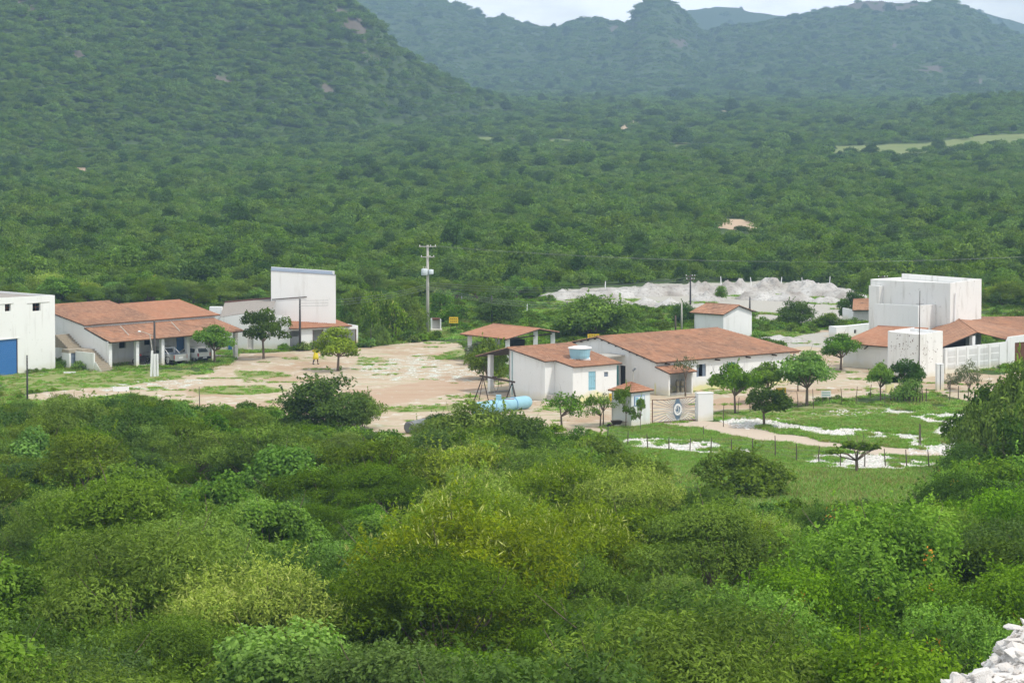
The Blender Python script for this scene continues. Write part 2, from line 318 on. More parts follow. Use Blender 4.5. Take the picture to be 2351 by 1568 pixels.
def ground_mat():
    m, N, L, b = newmat('ground_cover')
    geo = N.new('ShaderNodeNewGeometry'); P = geo.outputs['Position']
    def at(n):
        a = N.new('ShaderNodeAttribute'); a.attribute_name = n; return a.outputs['Fac']
    n1 = noise(N, L, 0.12, 6, vec=P); n2 = noise(N, L, 0.9, 7, 0.62, vec=P); n3 = noise(N, L, 5.0, 6, 0.7, vec=P); ns = noise(N, L, 0.35, 7, 0.6, vec=P, sc3=(0.35, 1.6, 1))
    wild = mix(N, L, n2, (0.030, 0.060, 0.014), (0.085, 0.130, 0.032))
    mead = mix(N, L, n2, (0.10, 0.165, 0.025), (0.18, 0.26, 0.055))
    mead = mix(N, L, ramp(N, L, n3, [(0.55, 0.0), (0.7, 1.0)]), mead, (0.20, 0.24, 0.08))
    soil = mix(N, L, ramp(N, L, ns, [(0.35, 0.0), (0.65, 1.0)]), (0.41, 0.315, 0.215), (0.53, 0.445, 0.335))
    soil = mix(N, L, ramp(N, L, n2, [(0.54, 0.0), (0.66, 1.0)]), soil, (0.68, 0.64, 0.58))      # loose pale gravel
    soil = mix(N, L, math_(N, L, 'MULTIPLY', ramp(N, L, n1, [(0.52, 0.0), (0.62, 1.0)]), 0.5), soil, (0.36, 0.22, 0.13))
    gr = ramp(N, L, math_(N, L, 'ADD', math_(N, L, 'MULTIPLY', ns, 0.6), math_(N, L, 'MULTIPLY', n2, 0.4)), [(0.53, 0.0), (0.60, 1.0)])
    soil = mix(N, L, math_(N, L, 'MULTIPLY', gr, 0.55), soil, (0.22, 0.24, 0.085))              # creeping grass
    pink = mix(N, L, ns, (0.39, 0.25, 0.165), (0.49, 0.37, 0.27))
    quartz = mix(N, L, ramp(N, L, n3, [(0.40, 0.0), (0.60, 1.0)]), (0.20, 0.24, 0.12), (0.84, 0.83, 0.82))
    lawn = mix(N, L, n2, (0.15, 0.20, 0.05), (0.32, 0.32, 0.14))
    field = mix(N, L, noise(N, L, 0.03, 5, vec=P), (0.10, 0.16, 0.045), (0.27, 0.29, 0.11))
    def edge(mk, sh=0.35):
        return ramp(N, L, math_(N, L, 'ADD', mk, math_(N, L, 'MULTIPLY', math_(N, L, 'SUBTRACT', n2, 0.5), sh * 3)), [(0.42, 0.0), (0.58, 1.0)])
    c = mix(N, L, edge(at('meadow')), wild, mead)
    c = mix(N, L, edge(at('soil')), c, soil)
    c = mix(N, L, math_(N, L, 'MULTIPLY', edge(at('pink'), 0.5), 0.8), c, pink)
    c = mix(N, L, edge(at('lawn'), 0.7), c, lawn)
    c = mix(N, L, edge(at('quartz'), 1.0), c, quartz)
    c = mix(N, L, edge(at('road'), 0.15), c, (0.52, 0.43, 0.34))
    c = mix(N, L, edge(at('dump'), 0.8), c, mix(N, L, n3, (0.27, 0.25, 0.20), (0.55, 0.53, 0.49)))
    c = mix(N, L, edge(at('field'), 0.2), c, field)
    c = mix(N, L, edge(at('bare'), 0.2), c, (0.50, 0.37, 0.26))
    c = mix(N, L, math_(N, L, 'MULTIPLY', edge(at('rock'), 0.3), 0.9), c, mix(N, L, n1, (0.10, 0.085, 0.07), (0.20, 0.155, 0.13)))
    L.new(c, b.inputs['Base Color']); b.inputs['Roughness'].default_value = 0.95; b.inputs['Specular IOR Level'].default_value = 0.15
    bump(N, L, b, n3, 0.5, 0.08)
    return m
M['ground'] = ground_mat()

# ------------------------------------------------------------------ object helpers
def tag(o, label=None, cat=None, group=None, kind=None):
    if label: o['label'] = label
    if cat: o['category'] = cat
    if group: o['group'] = group
    if kind: o['kind'] = kind
    return o
def empty(name, loc, rz=0.0, label=None, cat=None, group=None):
    o = bpy.data.objects.new(name, None); o.location = loc; o.rotation_euler = (0, 0, rz); o.empty_display_size = 0.3
    col.objects.link(o); return tag(o, label, cat, group)
def link(name, me, parent=None, loc=None, rz=None):
    o = bpy.data.objects.new(name, me); col.objects.link(o)
    if parent is not None: o.parent = parent
    if loc is not None: o.location = loc
    if rz is not None: o.rotation_euler = (0, 0, rz)
    return o
class MB:
    """collects simple shapes, then links them as one mesh object"""
    def __init__(s): s.v = []; s.f = []; s.m = []
    def add(s, vs, fs, mi=0):
        b = len(s.v); s.v += [tuple(map(float, p)) for p in vs]; s.f += [tuple(b + i for i in f) for f in fs]; s.m += [mi] * len(fs); return s
    def box(s, x0, x1, y0, y1, z0, z1, mi=0):
        return s.add([(x0,y0,z0),(x1,y0,z0),(x1,y1,z0),(x0,y1,z0),(x0,y0,z1),(x1,y0,z1),(x1,y1,z1),(x0,y1,z1)],
                     [(0,3,2,1),(4,5,6,7),(0,1,5,4),(1,2,6,5),(2,3,7,6),(3,0,4,7)], mi)
    def hexa(s, p, mi=0):   # 8 points: bottom ring, top ring
        return s.add(p, [(0,3,2,1),(4,5,6,7),(0,1,5,4),(1,2,6,5),(2,3,7,6),(3,0,4,7)], mi)
    def bar(s, a, b, w, h=None, mi=0):
        a = Vector(a); b = Vector(b); d = (b - a)
        if d.length < 1e-6: return s
        d.normalize(); up = Vector((0, 0, 1)) if abs(d.z) < 0.95 else Vector((0, 1, 0))
        x = d.cross(up).normalized() * (w / 2); y = x.cross(d).normalized() * ((h or w) / 2)
        return s.hexa([a - x - y, a + x - y, a + x + y, a - x + y, b - x - y, b + x - y, b + x + y, b - x + y], mi)
    def tube(s, pts, rad, n=8, mi=0, caps=True):
        pts = [Vector(p) for p in pts]
        if isinstance(rad, (int, float)): rad = [rad] * len(pts)
        rings = []
        for i, p in enumerate(pts):
            d = (pts[min(i + 1, len(pts) - 1)] - pts[max(i - 1, 0)]).normalized()
            up = Vector((0, 0, 1)) if abs(d.z) < 0.9 else Vector((1, 0, 0))
            x = d.cross(up).normalized(); y = d.cross(x).normalized()
            rings.append([p + (x * math.cos(t) + y * math.sin(t)) * rad[i] for t in [2 * math.pi * k / n for k in range(n)]])
        vs = [q for r in rings for q in r]; fs = []
        for i in range(len(pts) - 1):
            for k in range(n):
                a = i * n + k; b = i * n + (k + 1) % n
                fs.append((a, b, b + n, a + n))
        if caps: fs.append(tuple(range(n))[::-1]); fs.append(tuple(range((len(pts) - 1) * n, len(pts) * n)))
        return s.add(vs, fs, mi)
    def lathe(s, prof, n=16, c=(0, 0, 0), mi=0):
        vs = []; fs = []
        for r, z in prof:
            for k in range(n):
                t = 2 * math.pi * k / n; vs.append((c[0] + r * math.cos(t), c[1] + r * math.sin(t), c[2] + z))
        for i in range(len(prof) - 1):
            for k in range(n):
                a = i * n + k; b = i * n + (k + 1) % n; fs.append((a, b, b + n, a + n))
        fs.append(tuple(range(n))[::-1]); fs.append(tuple(range((len(prof) - 1) * n, len(prof) * n)))
        return s.add(vs, fs, mi)
    def mesh(s, name, mats, smooth=False, bevel=0):
        me = bpy.data.meshes.new(name); me.from_pydata(s.v, [], s.f)
        for m in (mats if isinstance(mats, (list, tuple)) else [mats]): me.materials.append(M[m] if isinstance(m, str) else m)
        me.polygons.foreach_set('material_index', s.m)
        if smooth: me.polygons.foreach_set('use_smooth', [True] * len(s.f))
        me.update(); return me
    def build(s, name, mats, parent=None, smooth=False, **kw):
        return link(name, s.mesh(name, mats, smooth), parent, **kw)

# ------------------------------------------------------------------ ground sheet (reaches past the farthest hills)
def build_ground():
    a1 = np.linspace(-0.235, 0.235, 470); side = np.array([0.26, 0.29, 0.33, 0.38, 0.45, 0.55])
    A = np.concatenate([-side[::-1], a1, side])
    Y = np.concatenate([np.linspace(-60, 4, 8), np.linspace(6, 40, 30), np.linspace(42, 176, 62), np.linspace(177, 300, 260), np.linspace(301, 372, 90), np.geomspace(376, 5550, 270)])
    YY, AA = np.meshgrid(Y, A, indexing='ij'); XX = AA * (YY + 90)
    x = XX.ravel(); y = YY.ravel(); z = height(x, y)
    nr, nc = YY.shape
    idx = np.arange(nr * nc).reshape(nr, nc)
    q = np.stack([idx[:-1, :-1], idx[:-1, 1:], idx[1:, 1:], idx[1:, :-1]], -1).reshape(-1, 4)
    me = bpy.data.meshes.new('ground')
    me.vertices.add(len(x)); me.vertices.foreach_set('co', np.stack([x, y, z], 1).ravel())
    me.loops.add(q.size); me.loops.foreach_set('vertex_index', q.ravel())
    me.polygons.add(len(q)); me.polygons.foreach_set('loop_start', np.arange(0, q.size, 4)); me.polygons.foreach_set('loop_total', np.full(len(q), 4))
    me.update(); me.validate()
    me.polygons.foreach_set('use_smooth', [True] * len(me.polygons))
    yy = np.maximum(y, 20); zz = z
    f = yy * c_ - (zz - HC) * s_; U = CX + F_ * x / f; V = CY - F_ * (yy * s_ + (zz - HC) * c_) / f
    far = y > 60
    wx = (fbm(x / 3, y / 3, 3) - .5) * 60; wy = (fbm(x / 3, y / 6, 8) - .5) * 16
    wfx = (fbm(x / 25, y / 60, 3) - .5) * 22; wfy = (fbm(x / 25, y / 80, 8) - .5) * 8
    near = far & (y < 380)
    for nm, polys, nearf in (('soil', A_SOIL, 1), ('road', A_ROAD, 1), ('quartz', A_QUARTZ, 1), ('dump', A_DUMP, 1), ('pink', A_PINK, 1), ('lawn', A_LAWN, 1), ('meadow', A_MEADOW, 1),
                             ('field', A_FIELD, 0), ('bare', A_BARE, 0), ('rock', A_ROCK, 0)):
        m = np.zeros(len(x), np.float32)
        sel = near if nearf else (far & (y > 330))
        if nm == 'road': a, b = wx[sel] * .2, wy[sel] * .2
        elif nearf: a, b = wx[sel], wy[sel]
        else: a, b = wfx[sel], wfy[sel]
        m[sel] = cover(U[sel], V[sel], polys, a, b)
        if nm == 'quartz': m[sel] = np.maximum(cover(U[sel], V[sel], polys[:4], a, b), cover(U[sel], V[sel], polys[4:], a, b) * .42)
        g = m.reshape(nr, nc)
        for _ in range(4 if nearf and nm != 'road' else 1):     # soft borders, broken up by the material's noise
            p = np.pad(g, 1, mode='edge'); g = (p[1:-1, 1:-1] * 2 + p[:-2, 1:-1] + p[2:, 1:-1] + p[1:-1, :-2] + p[1:-1, 2:]) / 6
        at = me.attributes.new(nm, 'FLOAT', 'POINT'); at.data.foreach_set('value', g.ravel().astype(np.float32))
    me.materials.append(M['ground'])
    o = link('ground', me); tag(o, 'green valley floor with a sandy yard, rising into bushy hills', kind='structure')
    return o
build_ground()

# haze
hb = MB().box(-5200, 5200, -400, 5600, -6, 330)
hm = bpy.data.materials.new('haze'); hm.use_nodes = True; hn = hm.node_tree; hn.nodes.clear()
ho = hn.nodes.new('ShaderNodeOutputMaterial'); pv = hn.nodes.new('ShaderNodeVolumePrincipled')
pv.inputs['Color'].default_value = (0.36, 0.51, 0.72, 1); pv.inputs['Density'].default_value = HAZE; pv.inputs['Anisotropy'].default_value = 0.25
hn.links.new(pv.outputs[0], ho.inputs['Volume'])
hz_o = hb.build('haze', hm); tag(hz_o, kind='stuff')

# ------------------------------------------------------------------ foliage
def quad_mesh(name, V4, tone, mats, mi=None, smooth=False):
    n = len(V4)
    me = bpy.data.meshes.new(name)
    me.vertices.add(n * 4); me.vertices.foreach_set('co', V4.reshape(-1).astype(np.float32))
    me.loops.add(n * 4); me.loops.foreach_set('vertex_index', np.arange(n * 4))
    me.polygons.add(n); me.polygons.foreach_set('loop_start', np.arange(0, n * 4, 4)); me.polygons.foreach_set('loop_total', np.full(n, 4))
    for m in mats: me.materials.append(M[m])
    if mi is not None: me.polygons.foreach_set('material_index', mi)
    at = me.attributes.new('tone', 'FLOAT', 'FACE'); at.data.foreach_set('value', tone.astype(np.float32))
    me.update(); return me
def leaves(rng, c, nrm, l, w, fold=0.0):
    """one rhombic leaf at every centre c with normal nrm"""
    n = len(c)
    nrm = nrm / np.linalg.norm(nrm, axis=1, keepdims=True)
    r = rng.normal(size=(n, 3)); t = np.cross(nrm, r); t /= np.linalg.norm(t, axis=1, keepdims=True)
    b = np.cross(nrm, t)
    l = l[:, None]; w = w[:, None]
    return np.stack([c - t * l, c - b * w + nrm * l * .15, c + t * l, c + b * w + nrm * l * .15], 1)
def sph(rng, n, zmin=-1.0):
    z = rng.uniform(zmin, 1, n); p = rng.uniform(0, 2 * np.pi, n); s = np.sqrt(1 - z * z)
    return np.stack([s * np.cos(p), s * np.sin(p), z], 1)
def make_crown(name, seed, R=2.6, H=2.2, z0=1.6, clumps=26, leaves_n=8000, leaf=(0.10, 0.05), cr=(0.26, 0.42), flat_=0.6, mat='leaf_feather', spread=1.0,
               jag=0.25, extra=None, extra_n=0, droop=0.0, hollow=0.55, skirt=-0.25, spray=0.0):
    rng = np.random.default_rng(seed)
    d = sph(rng, clumps, skirt); ph = np.arctan2(d[:, 1], d[:, 0])
    lob = 1 + jag * (np.sin(ph * 2 + seed) * .5 + np.sin(ph * 3 + seed * 2.1) * .5)
    rad = rng.uniform(hollow, 1, clumps)
    C = d * np.stack([R * lob * rad, R * lob * rad, H * rad], 1) * np.array([spread, 1, 1]) * 0.78; C[:, 2] += z0
    RC = rng.uniform(cr[0], cr[1], clumps) * min(R, H * 1.5)
    wt = RC ** 2; k = rng.choice(clumps, leaves_n, p=wt / wt.sum())
    q = sph(rng, leaves_n, -0.55)
    rr = rng.uniform(0.55, 1.08, leaves_n) ** 0.7
    sc_ = np.stack([RC[k], RC[k], RC[k] * flat_], 1)
    wob = 1 + 0.22 * np.sin(q[:, 0] * 7 + k) * np.sin(q[:, 1] * 6 + k * 2)
    P = C[k] + q * sc_ * rr[:, None] * wob[:, None]
    if droop: P[:, 2] -= droop * np.hypot(P[:, 0], P[:, 1]) ** 2 / R
    nr = q * 0.55 + np.array([0, 0, 0.55]) + rng.normal(size=(leaves_n, 3)) * 0.42
    lv = leaves(rng, P, nr, leaf[0] * rng.uniform(.6, 1.3, leaves_n), leaf[1] * rng.uniform(.7, 1.3, leaves_n))
    tone = np.clip(rng.uniform(0, 1, clumps)[k] * 0.55 + rng.uniform(0, 1, leaves_n) * 0.45, 0, 1)
    mats = [mat]; mi = np.zeros(leaves_n, int)
    if spray:   # thin shoots standing proud of the outline
        ns = int(leaves_n * spray); kk = rng.choice(clumps, ns // 14 + 1); dirs = sph(rng, len(kk), 0.1); base = C[kk] + dirs * RC[kk][:, None] * .8
        st = np.repeat(np.arange(len(kk)), 14); tt = rng.uniform(0, 1, len(st))
        PP = base[st] + dirs[st] * (tt * R * 0.22)[:, None] + rng.normal(size=(len(st), 3)) * 0.03
        lv = np.concatenate([lv, leaves(rng, PP, dirs[st] + rng.normal(size=(len(st), 3)), np.full(len(st), leaf[0]), np.full(len(st), leaf[1]))])
        tone = np.concatenate([tone, rng.uniform(.3, 1, len(st))]); mi = np.concatenate([mi, np.zeros(len(st), int)])
    if extra:
        mats.append(extra); kk = rng.choice(clumps, extra_n); dd = sph(rng, extra_n, 0.25)
        if extra == 'orange': q_ = rng.integers(0, 7, extra_n); kk = kk[q_]; dd = dd[q_]
        PP = C[kk] + dd * np.stack([RC[kk]] * 2 + [RC[kk] * flat_], 1) * 1.08 + rng.normal(size=(extra_n, 3)) * (.09 if extra == 'orange' else 0)
        if droop: PP[:, 2] -= droop * np.hypot(PP[:, 0], PP[:, 1]) ** 2 / R
        if extra == 'spike':
            ax = dd * .4 + np.array([0, 0, .6]) + rng.normal(size=(extra_n, 3)) * .35; ax /= np.linalg.norm(ax, axis=1, keepdims=True)
            sd = np.cross(ax, rng.normal(size=(extra_n, 3))); sd /= np.linalg.norm(sd, axis=1, keepdims=True)
            h = rng.uniform(.05, .13, extra_n)[:, None]
            ex = np.stack([PP - ax * h, PP - sd * .016, PP + ax * h, PP + sd * .016], 1)
        else:
            ex = leaves(rng, PP, dd + rng.normal(size=(extra_n, 3)) * .3, np.full(extra_n, .035), np.full(extra_n, .022))
        lv = np.concatenate([lv, ex]); tone = np.concatenate([tone, np.ones(extra_n)]); mi = np.concatenate([mi, np.ones(extra_n, int)])
    return quad_mesh(name, lv, tone, mats, mi), C, RC
def make_trunk(name, seed, C, z0, r=0.11, stems=1, base_h=0.9, limbs=9, spread=0.25):
    rng = random.Random(seed); b = MB()
    for s in range(stems):
        a = rng.uniform(0, 6.28); off = Vector((math.cos(a), math.sin(a), 0)) * (spread if stems > 1 else 0.0)
        root = off * 0.3; fork = off + Vector((rng.uniform(-.1, .1), rng.uniform(-.1, .1), base_h))
        b.tube([root + Vector((0, 0, -.15)), root * .7 + fork * .3, fork], [r * 1.5, r * 1.1, r * .85], 7)
        idx = list(range(len(C))); rng.shuffle(idx)
        for i in idx[:max(2, limbs // stems)]:
            e = Vector([float(t) for t in C[i]]); m1 = fork.lerp(e, .45) + Vector((rng.uniform(-.15, .15), rng.uniform(-.15, .15), rng.uniform(-.05, .2)))
            b.tube([fork, m1, e], [r * .62, r * .4, r * .12], 5, caps=False)
    for i in rng.sample(range(len(C)), min(5, len(C))):      # bare shoots that reach out of the leaves
        e = Vector([float(t) for t in C[i]]); o_ = Vector((e.x * .42, e.y * .42, .55 + .3 * rng.random())); b.tube([e, e + o_ * .6, e + o_ * 1.1 + Vector((.1, -.08, .1))], [r * .22, r * .14, r * .06], 4, caps=False)
    return b.mesh(name, 'trunk', smooth=True)
PROTO = {}
def proto(key, seed, trunk=None, **kw):
    cm, C, RC = make_crown('crown', seed, **kw)
    tm = make_trunk('trunk', seed, C, kw.get('z0', 1.6), **(trunk or {}))
    co = np.empty(len(cm.vertices) * 3, np.float32); cm.vertices.foreach_get('co', co); co = co.reshape(-1, 3)
    PROTO[key] = (cm, tm, float(np.percentile(np.abs(co[:, 0]), 97) + np.percentile(np.abs(co[:, 1]), 97)) / 2, float(np.percentile(co[:, 2], 99.3)))
# near detail (A) and middle distance (B); sizes in metres
for lod, n, ls in (('A', 25000, .86), ('B', 10000, 1.3)):
    t = dict(stems=3, base_h=0.7, r=.07, limbs=12)
    for v in (0, 1):
        s = 100 + v * 10 + (0 if lod == 'A' else 50)
        proto(('feather', lod, v), s, t, R=3.0, H=2.1, z0=1.9, clumps=26 + 6 * v, leaves_n=n, leaf=(.075 * ls, .022 * ls), cr=(.20, .36), flat_=.42, mat='leaf_feather', skirt=-.3, jag=.3, hollow=.6, spray=.04)
        proto(('round', lod, v), s + 1, t, R=2.5, H=2.0, z0=1.5, clumps=30, leaves_n=int(n * .75), leaf=(.075 * ls, .055 * ls), cr=(.20, .32), flat_=.75, mat='leaf_round', skirt=-.35, jag=.2, hollow=.6)
        proto(('yellow', lod, v), s + 2, t, R=2.7, H=2.3, z0=1.7, clumps=36, leaves_n=n, leaf=(.075 * ls, .024 * ls), cr=(.2, .34), flat_=.7, mat='leaf_yellow', extra='spike', extra_n=800, skirt=-.3, hollow=.5, spray=.10)
        proto(('bright', lod, v), s + 3, t, R=2.8, H=2.3, z0=1.7, clumps=34, leaves_n=n, leaf=(.070 * ls, .038 * ls), cr=(.2, .34), flat_=.8, mat='leaf_bright', extra='orange', extra_n=90, skirt=-.3, hollow=.55, spray=.05)
        proto(('dark', lod, v), s + 4, t, R=2.6, H=2.1, z0=1.6, clumps=30, leaves_n=n, leaf=(.070 * ls, .034 * ls), cr=(.24, .40), flat_=.55, mat='leaf_dark', skirt=-.3, hollow=.6, spray=.05)
def copies(name, key, x, y, s, rz, label, cat, group, zs=None, sink=0.05):
    cm, tm, R0, T0 = PROTO[key]
    e = empty(name, (x, y, hz(x, y) - sink), rz, label, cat, group); e.scale = (s, s, zs or s)
    link('trunk', tm, e); link('crown', cm, e); return e

# scrub far off: prototypes used only through the point cloud below
def far_proto(seed, n, leaf, mat, R, H, fl):
    cm, C, RC = make_crown('scrub_crown', seed, R=R, H=H, z0=.9, clumps=11, leaves_n=n, leaf=leaf, cr=(.36, .55), flat_=fl, mat=mat, skirt=-.1, hollow=.45)
    o = bpy.data.objects.new('scrub_bush', cm); return o
FAR = [far_proto(300, 1500, (.16, .10), 'leaf_far', 2.4, 2.0, .6), far_proto(301, 1500, (.16, .10), 'far_round', 2.1, 1.9, .8), far_proto(302, 1500, (.17, .09), 'far_dark', 2.6, 1.8, .5),
       far_proto(303, 1500, (.16, .09), 'leaf_far', 2.8, 1.6, .45), far_proto(304, 1500, (.17, .10), 'far_round', 2.2, 2.1, .8), far_proto(305, 1100, (.16, .08), 'leaf_far', 2.5, 1.7, .55), far_proto(306, 1800, (.17, .10), 'far_dark', 2.3, 3.0, .7)]
def tuft(seed, n, h, w, mat, r=.25):
    rng = np.random.default_rng(seed)
    b = np.stack([rng.normal(0, r, n), rng.normal(0, r, n), np.zeros(n)], 1); d = np.stack([rng.normal(0, .75, n), rng.normal(0, .75, n), np.ones(n)], 1)
    hh = rng.uniform(.5, 1.2, n) * h; a = rng.uniform(0, 6.28, n); sd = np.stack([np.cos(a), np.sin(a), a * 0], 1) * w
    T = b + d * hh[:, None]; m = b + d * hh[:, None] * .5
    return bpy.data.objects.new('grass_tuft', quad_mesh('grass_tuft', np.stack([b, m - sd, T, m + sd], 1), rng.uniform(0, 1, n), [mat]))
TUFTS = [tuft(1, 46, .42, .05, 'grass', .3), tuft(2, 46, .34, .060, 'grass', .35), tuft(3, 40, .48, .025, 'hay', .28)]
WEEDS = []
for sd in (5, 6, 7):
    cm, C, RC = make_crown('weed', sd, R=.55, H=.45, z0=.15, clumps=8, leaves_n=420, leaf=(.060, .035), cr=(.3, .5), flat_=.8, mat=('leaf_round', 'leaf_bright', 'leaf_feather')[sd - 5], skirt=0.0)
    WEEDS.append(bpy.data.objects.new('weed', cm))
def scatter(name, P, scale, rz, idx, protos, label):
    me = bpy.data.meshes.new(name); me.vertices.add(len(P)); me.vertices.foreach_set('co', P.astype(np.float32).ravel())
    for nm, ty, arr in (('sc', 'FLOAT_VECTOR', scale), ('rt', 'FLOAT_VECTOR', np.stack([rz * 0, rz * 0, rz], 1)), ('ix', 'INT', idx)):
        at = me.attributes.new(nm, ty, 'POINT')
        at.data.foreach_set('vector' if ty == 'FLOAT_VECTOR' else 'value', arr.astype(np.float32 if ty != 'INT' else np.int32).ravel())
    me.update(); o = link(name, me); tag(o, label, kind='stuff')
    ng = bpy.data.node_groups.new(name + '_nodes', 'GeometryNodeTree')
    ng.interface.new_socket('Geometry', in_out='INPUT', socket_type='NodeSocketGeometry'); ng.interface.new_socket('Geometry', in_out='OUTPUT', socket_type='NodeSocketGeometry')
    gi = ng.nodes.new('NodeGroupInput'); go = ng.nodes.new('NodeGroupOutput'); ip = ng.nodes.new('GeometryNodeInstanceOnPoints'); jn = ng.nodes.new('GeometryNodeGeometryToInstance')
    for pr in reversed(protos):
        oi = ng.nodes.new('GeometryNodeObjectInfo'); oi.inputs['Object'].default_value = pr; oi.inputs['As Instance'].default_value = True
        jn2 = ng.nodes.new('GeometryNodeGeometryToInstance'); ng.links.new(oi.outputs['Geometry'], jn.inputs[0])
    ng.nodes.remove(jn) if False else None
    j = ng.nodes.new('GeometryNodeJoinGeometry')
    for pr_node in [n for n in ng.nodes if n.bl_idname == 'GeometryNodeObjectInfo'][::1]: ng.links.new(pr_node.outputs['Geometry'], j.inputs[0])
    for n_ in [n for n in ng.nodes if n.bl_idname == 'GeometryNodeGeometryToInstance']: ng.nodes.remove(n_)
    def attr(nm, ty):
        a = ng.nodes.new('GeometryNodeInputNamedAttribute'); a.data_type = ty; a.inputs['Name'].default_value = nm
        return [s for s in a.outputs if s.enabled and s.name == 'Attribute'][0]
    ng.links.new(gi.outputs[0], ip.inputs['Points']); ng.links.new(j.outputs[0], ip.inputs['Instance']); ip.inputs['Pick Instance'].default_value = True
    ng.links.new(attr('ix', 'INT'), ip.inputs['Instance Index']); ng.links.new(attr('rt', 'FLOAT_VECTOR'), ip.inputs['Rotation']); ng.links.new(attr('sc', 'FLOAT_VECTOR'), ip.inputs['Scale'])
    ng.links.new(ip.outputs[0], go.inputs[0])
    md = o.modifiers.new('scatter', 'NODES'); md.node_group = ng; return o
def uv_of(x, y, z):
    f = y * c_ - (z - HC) * s_; return CX + F_ * x / f, CY - F_ * (y * s_ + (z - HC) * c_) / f

def scrub():
    rng = np.random.default_rng(5); XS, YS, HL = [], [], []
    y = 300.0
    while y < 2600:
        s = max(3.1, y * 0.0046); xs = np.arange(-.27 * y, .27 * y, s); n = len(xs)
        XS.append(xs + rng.uniform(-.5, .5, n) * s); YS.append(np.full(n, y) + rng.uniform(-.5, .5, n) * s); HL.append(np.zeros(n)); y += s * (1.0 if y < 900 else 1.3)
    y = 700.0
    while y < 5150:      # the slopes, which one sees more from the front, carry more of them
        s = y * (0.0038 if y < 2200 else .0034 if y < 4000 else .005); xs = np.arange(-.24 * y, .24 * y, s); n = len(xs)
        XS.append(xs + rng.uniform(-.5, .5, n) * s); YS.append(np.full(n, y) + rng.uniform(-.5, .5, n) * s); HL.append(np.ones(n)); y += s
    y = 62.0
    while y < 300:       # either side of the thicket and the yard
        s = 3.4; xs = np.concatenate([np.arange(-.30 * y - 14, -.205 * y - 6, s), np.arange(.205 * y + 6, .30 * y + 24, s)]); n = len(xs)
        XS.append(xs + rng.uniform(-.5, .5, n) * s); YS.append(np.full(n, y) + rng.uniform(-.5, .5, n) * s); HL.append(np.zeros(n)); y += s
    x = np.concatenate(XS); y = np.concatenate(YS); hl = np.concatenate(HL) > 0; z = height(x, y)
    hill = (z - interp(y, NEAR)) > 5
    keep = (hill == hl) & ~((y > 3900) & (y < 4400))
    z2 = height(x, y - 15); keep &= (z2 < z + 2.0)
    x, y, z, hill = x[keep], y[keep], z[keep], hill[keep]
    u, v = uv_of(x, y, z)
    rk = rng.uniform(size=len(x)); ex = cover(u, v, A_SOIL + A_DUMP + A_MEADOW + A_ROAD) | (cover(u, v, A_FIELD + A_BARE) & (rk > .10)) | (cover(u, v, A_ROCK) & (rng.uniform(size=len(x)) < .85))
    yard = [(-260,1300),(-250,722),(130,716),(250,712),(420,706),(600,716),(780,722),(850,725),(980,712),(1260,700),(1290,664),(1500,652),(1760,644),(1960,664),(2000,690),(2400,716),(2560,735),(2570,1300)]
    ex |= inpoly(u, v, yard)
    ex |= (fbm(x / 30, y / 60, 55) > 0.74) & (y > 450) & ~hill
    ex |= (v < -60)
    hp = 2.8 / y * F_; rk2 = rng.uniform(size=len(x))
    for f in (.33, .66, 1.0): ex |= cover(u, v - hp * f, A_FIELD + A_BARE) & (rk2 > .22)
    k = ~ex; x, y, z, hill = x[k], y[k], z[k], hill[k]; n = len(x)
    g = np.maximum(.82, y * 0.0048 / 3.9)
    sz = rng.uniform(.50, 1.32, n) * g * np.where(hill, .9, 1.0)
    sz *= np.where(rng.uniform(size=n) < .06, 1.5, 1.0) * np.where(hill & (y > 2200), np.where(y > 4000, .45, .66), 1.0)
    S = np.stack([sz, sz, sz * rng.uniform(.7, 1.2, n) * np.where(hill, .9, 1 / np.sqrt(g))], 1)
    print('scrub', n)
    return x, y, z, S, rng.uniform(0, 6.28, n), rng.choice(7, n, p=[.30, .18, .12, .18, .09, .07, .06])
SCX, SCY, SCZ, SCS, SCR, SCI = scrub()
# those close behind the buildings become trees of their own
BACK = [i for i in np.argsort(SCY) if 300 < SCY[i] < 420 and abs(SCX[i] / SCY[i]) < 0.205][:150]
mask = np.ones(len(SCX), bool); mask[BACK] = False
scatter('scrub', np.stack([SCX, SCY, SCZ - .2 - np.maximum(SCY - 1500, 0) * .0016], 1)[mask], SCS[mask], SCR[mask], SCI[mask], FAR, 'dense green scrub covering the valley floor and hillsides')
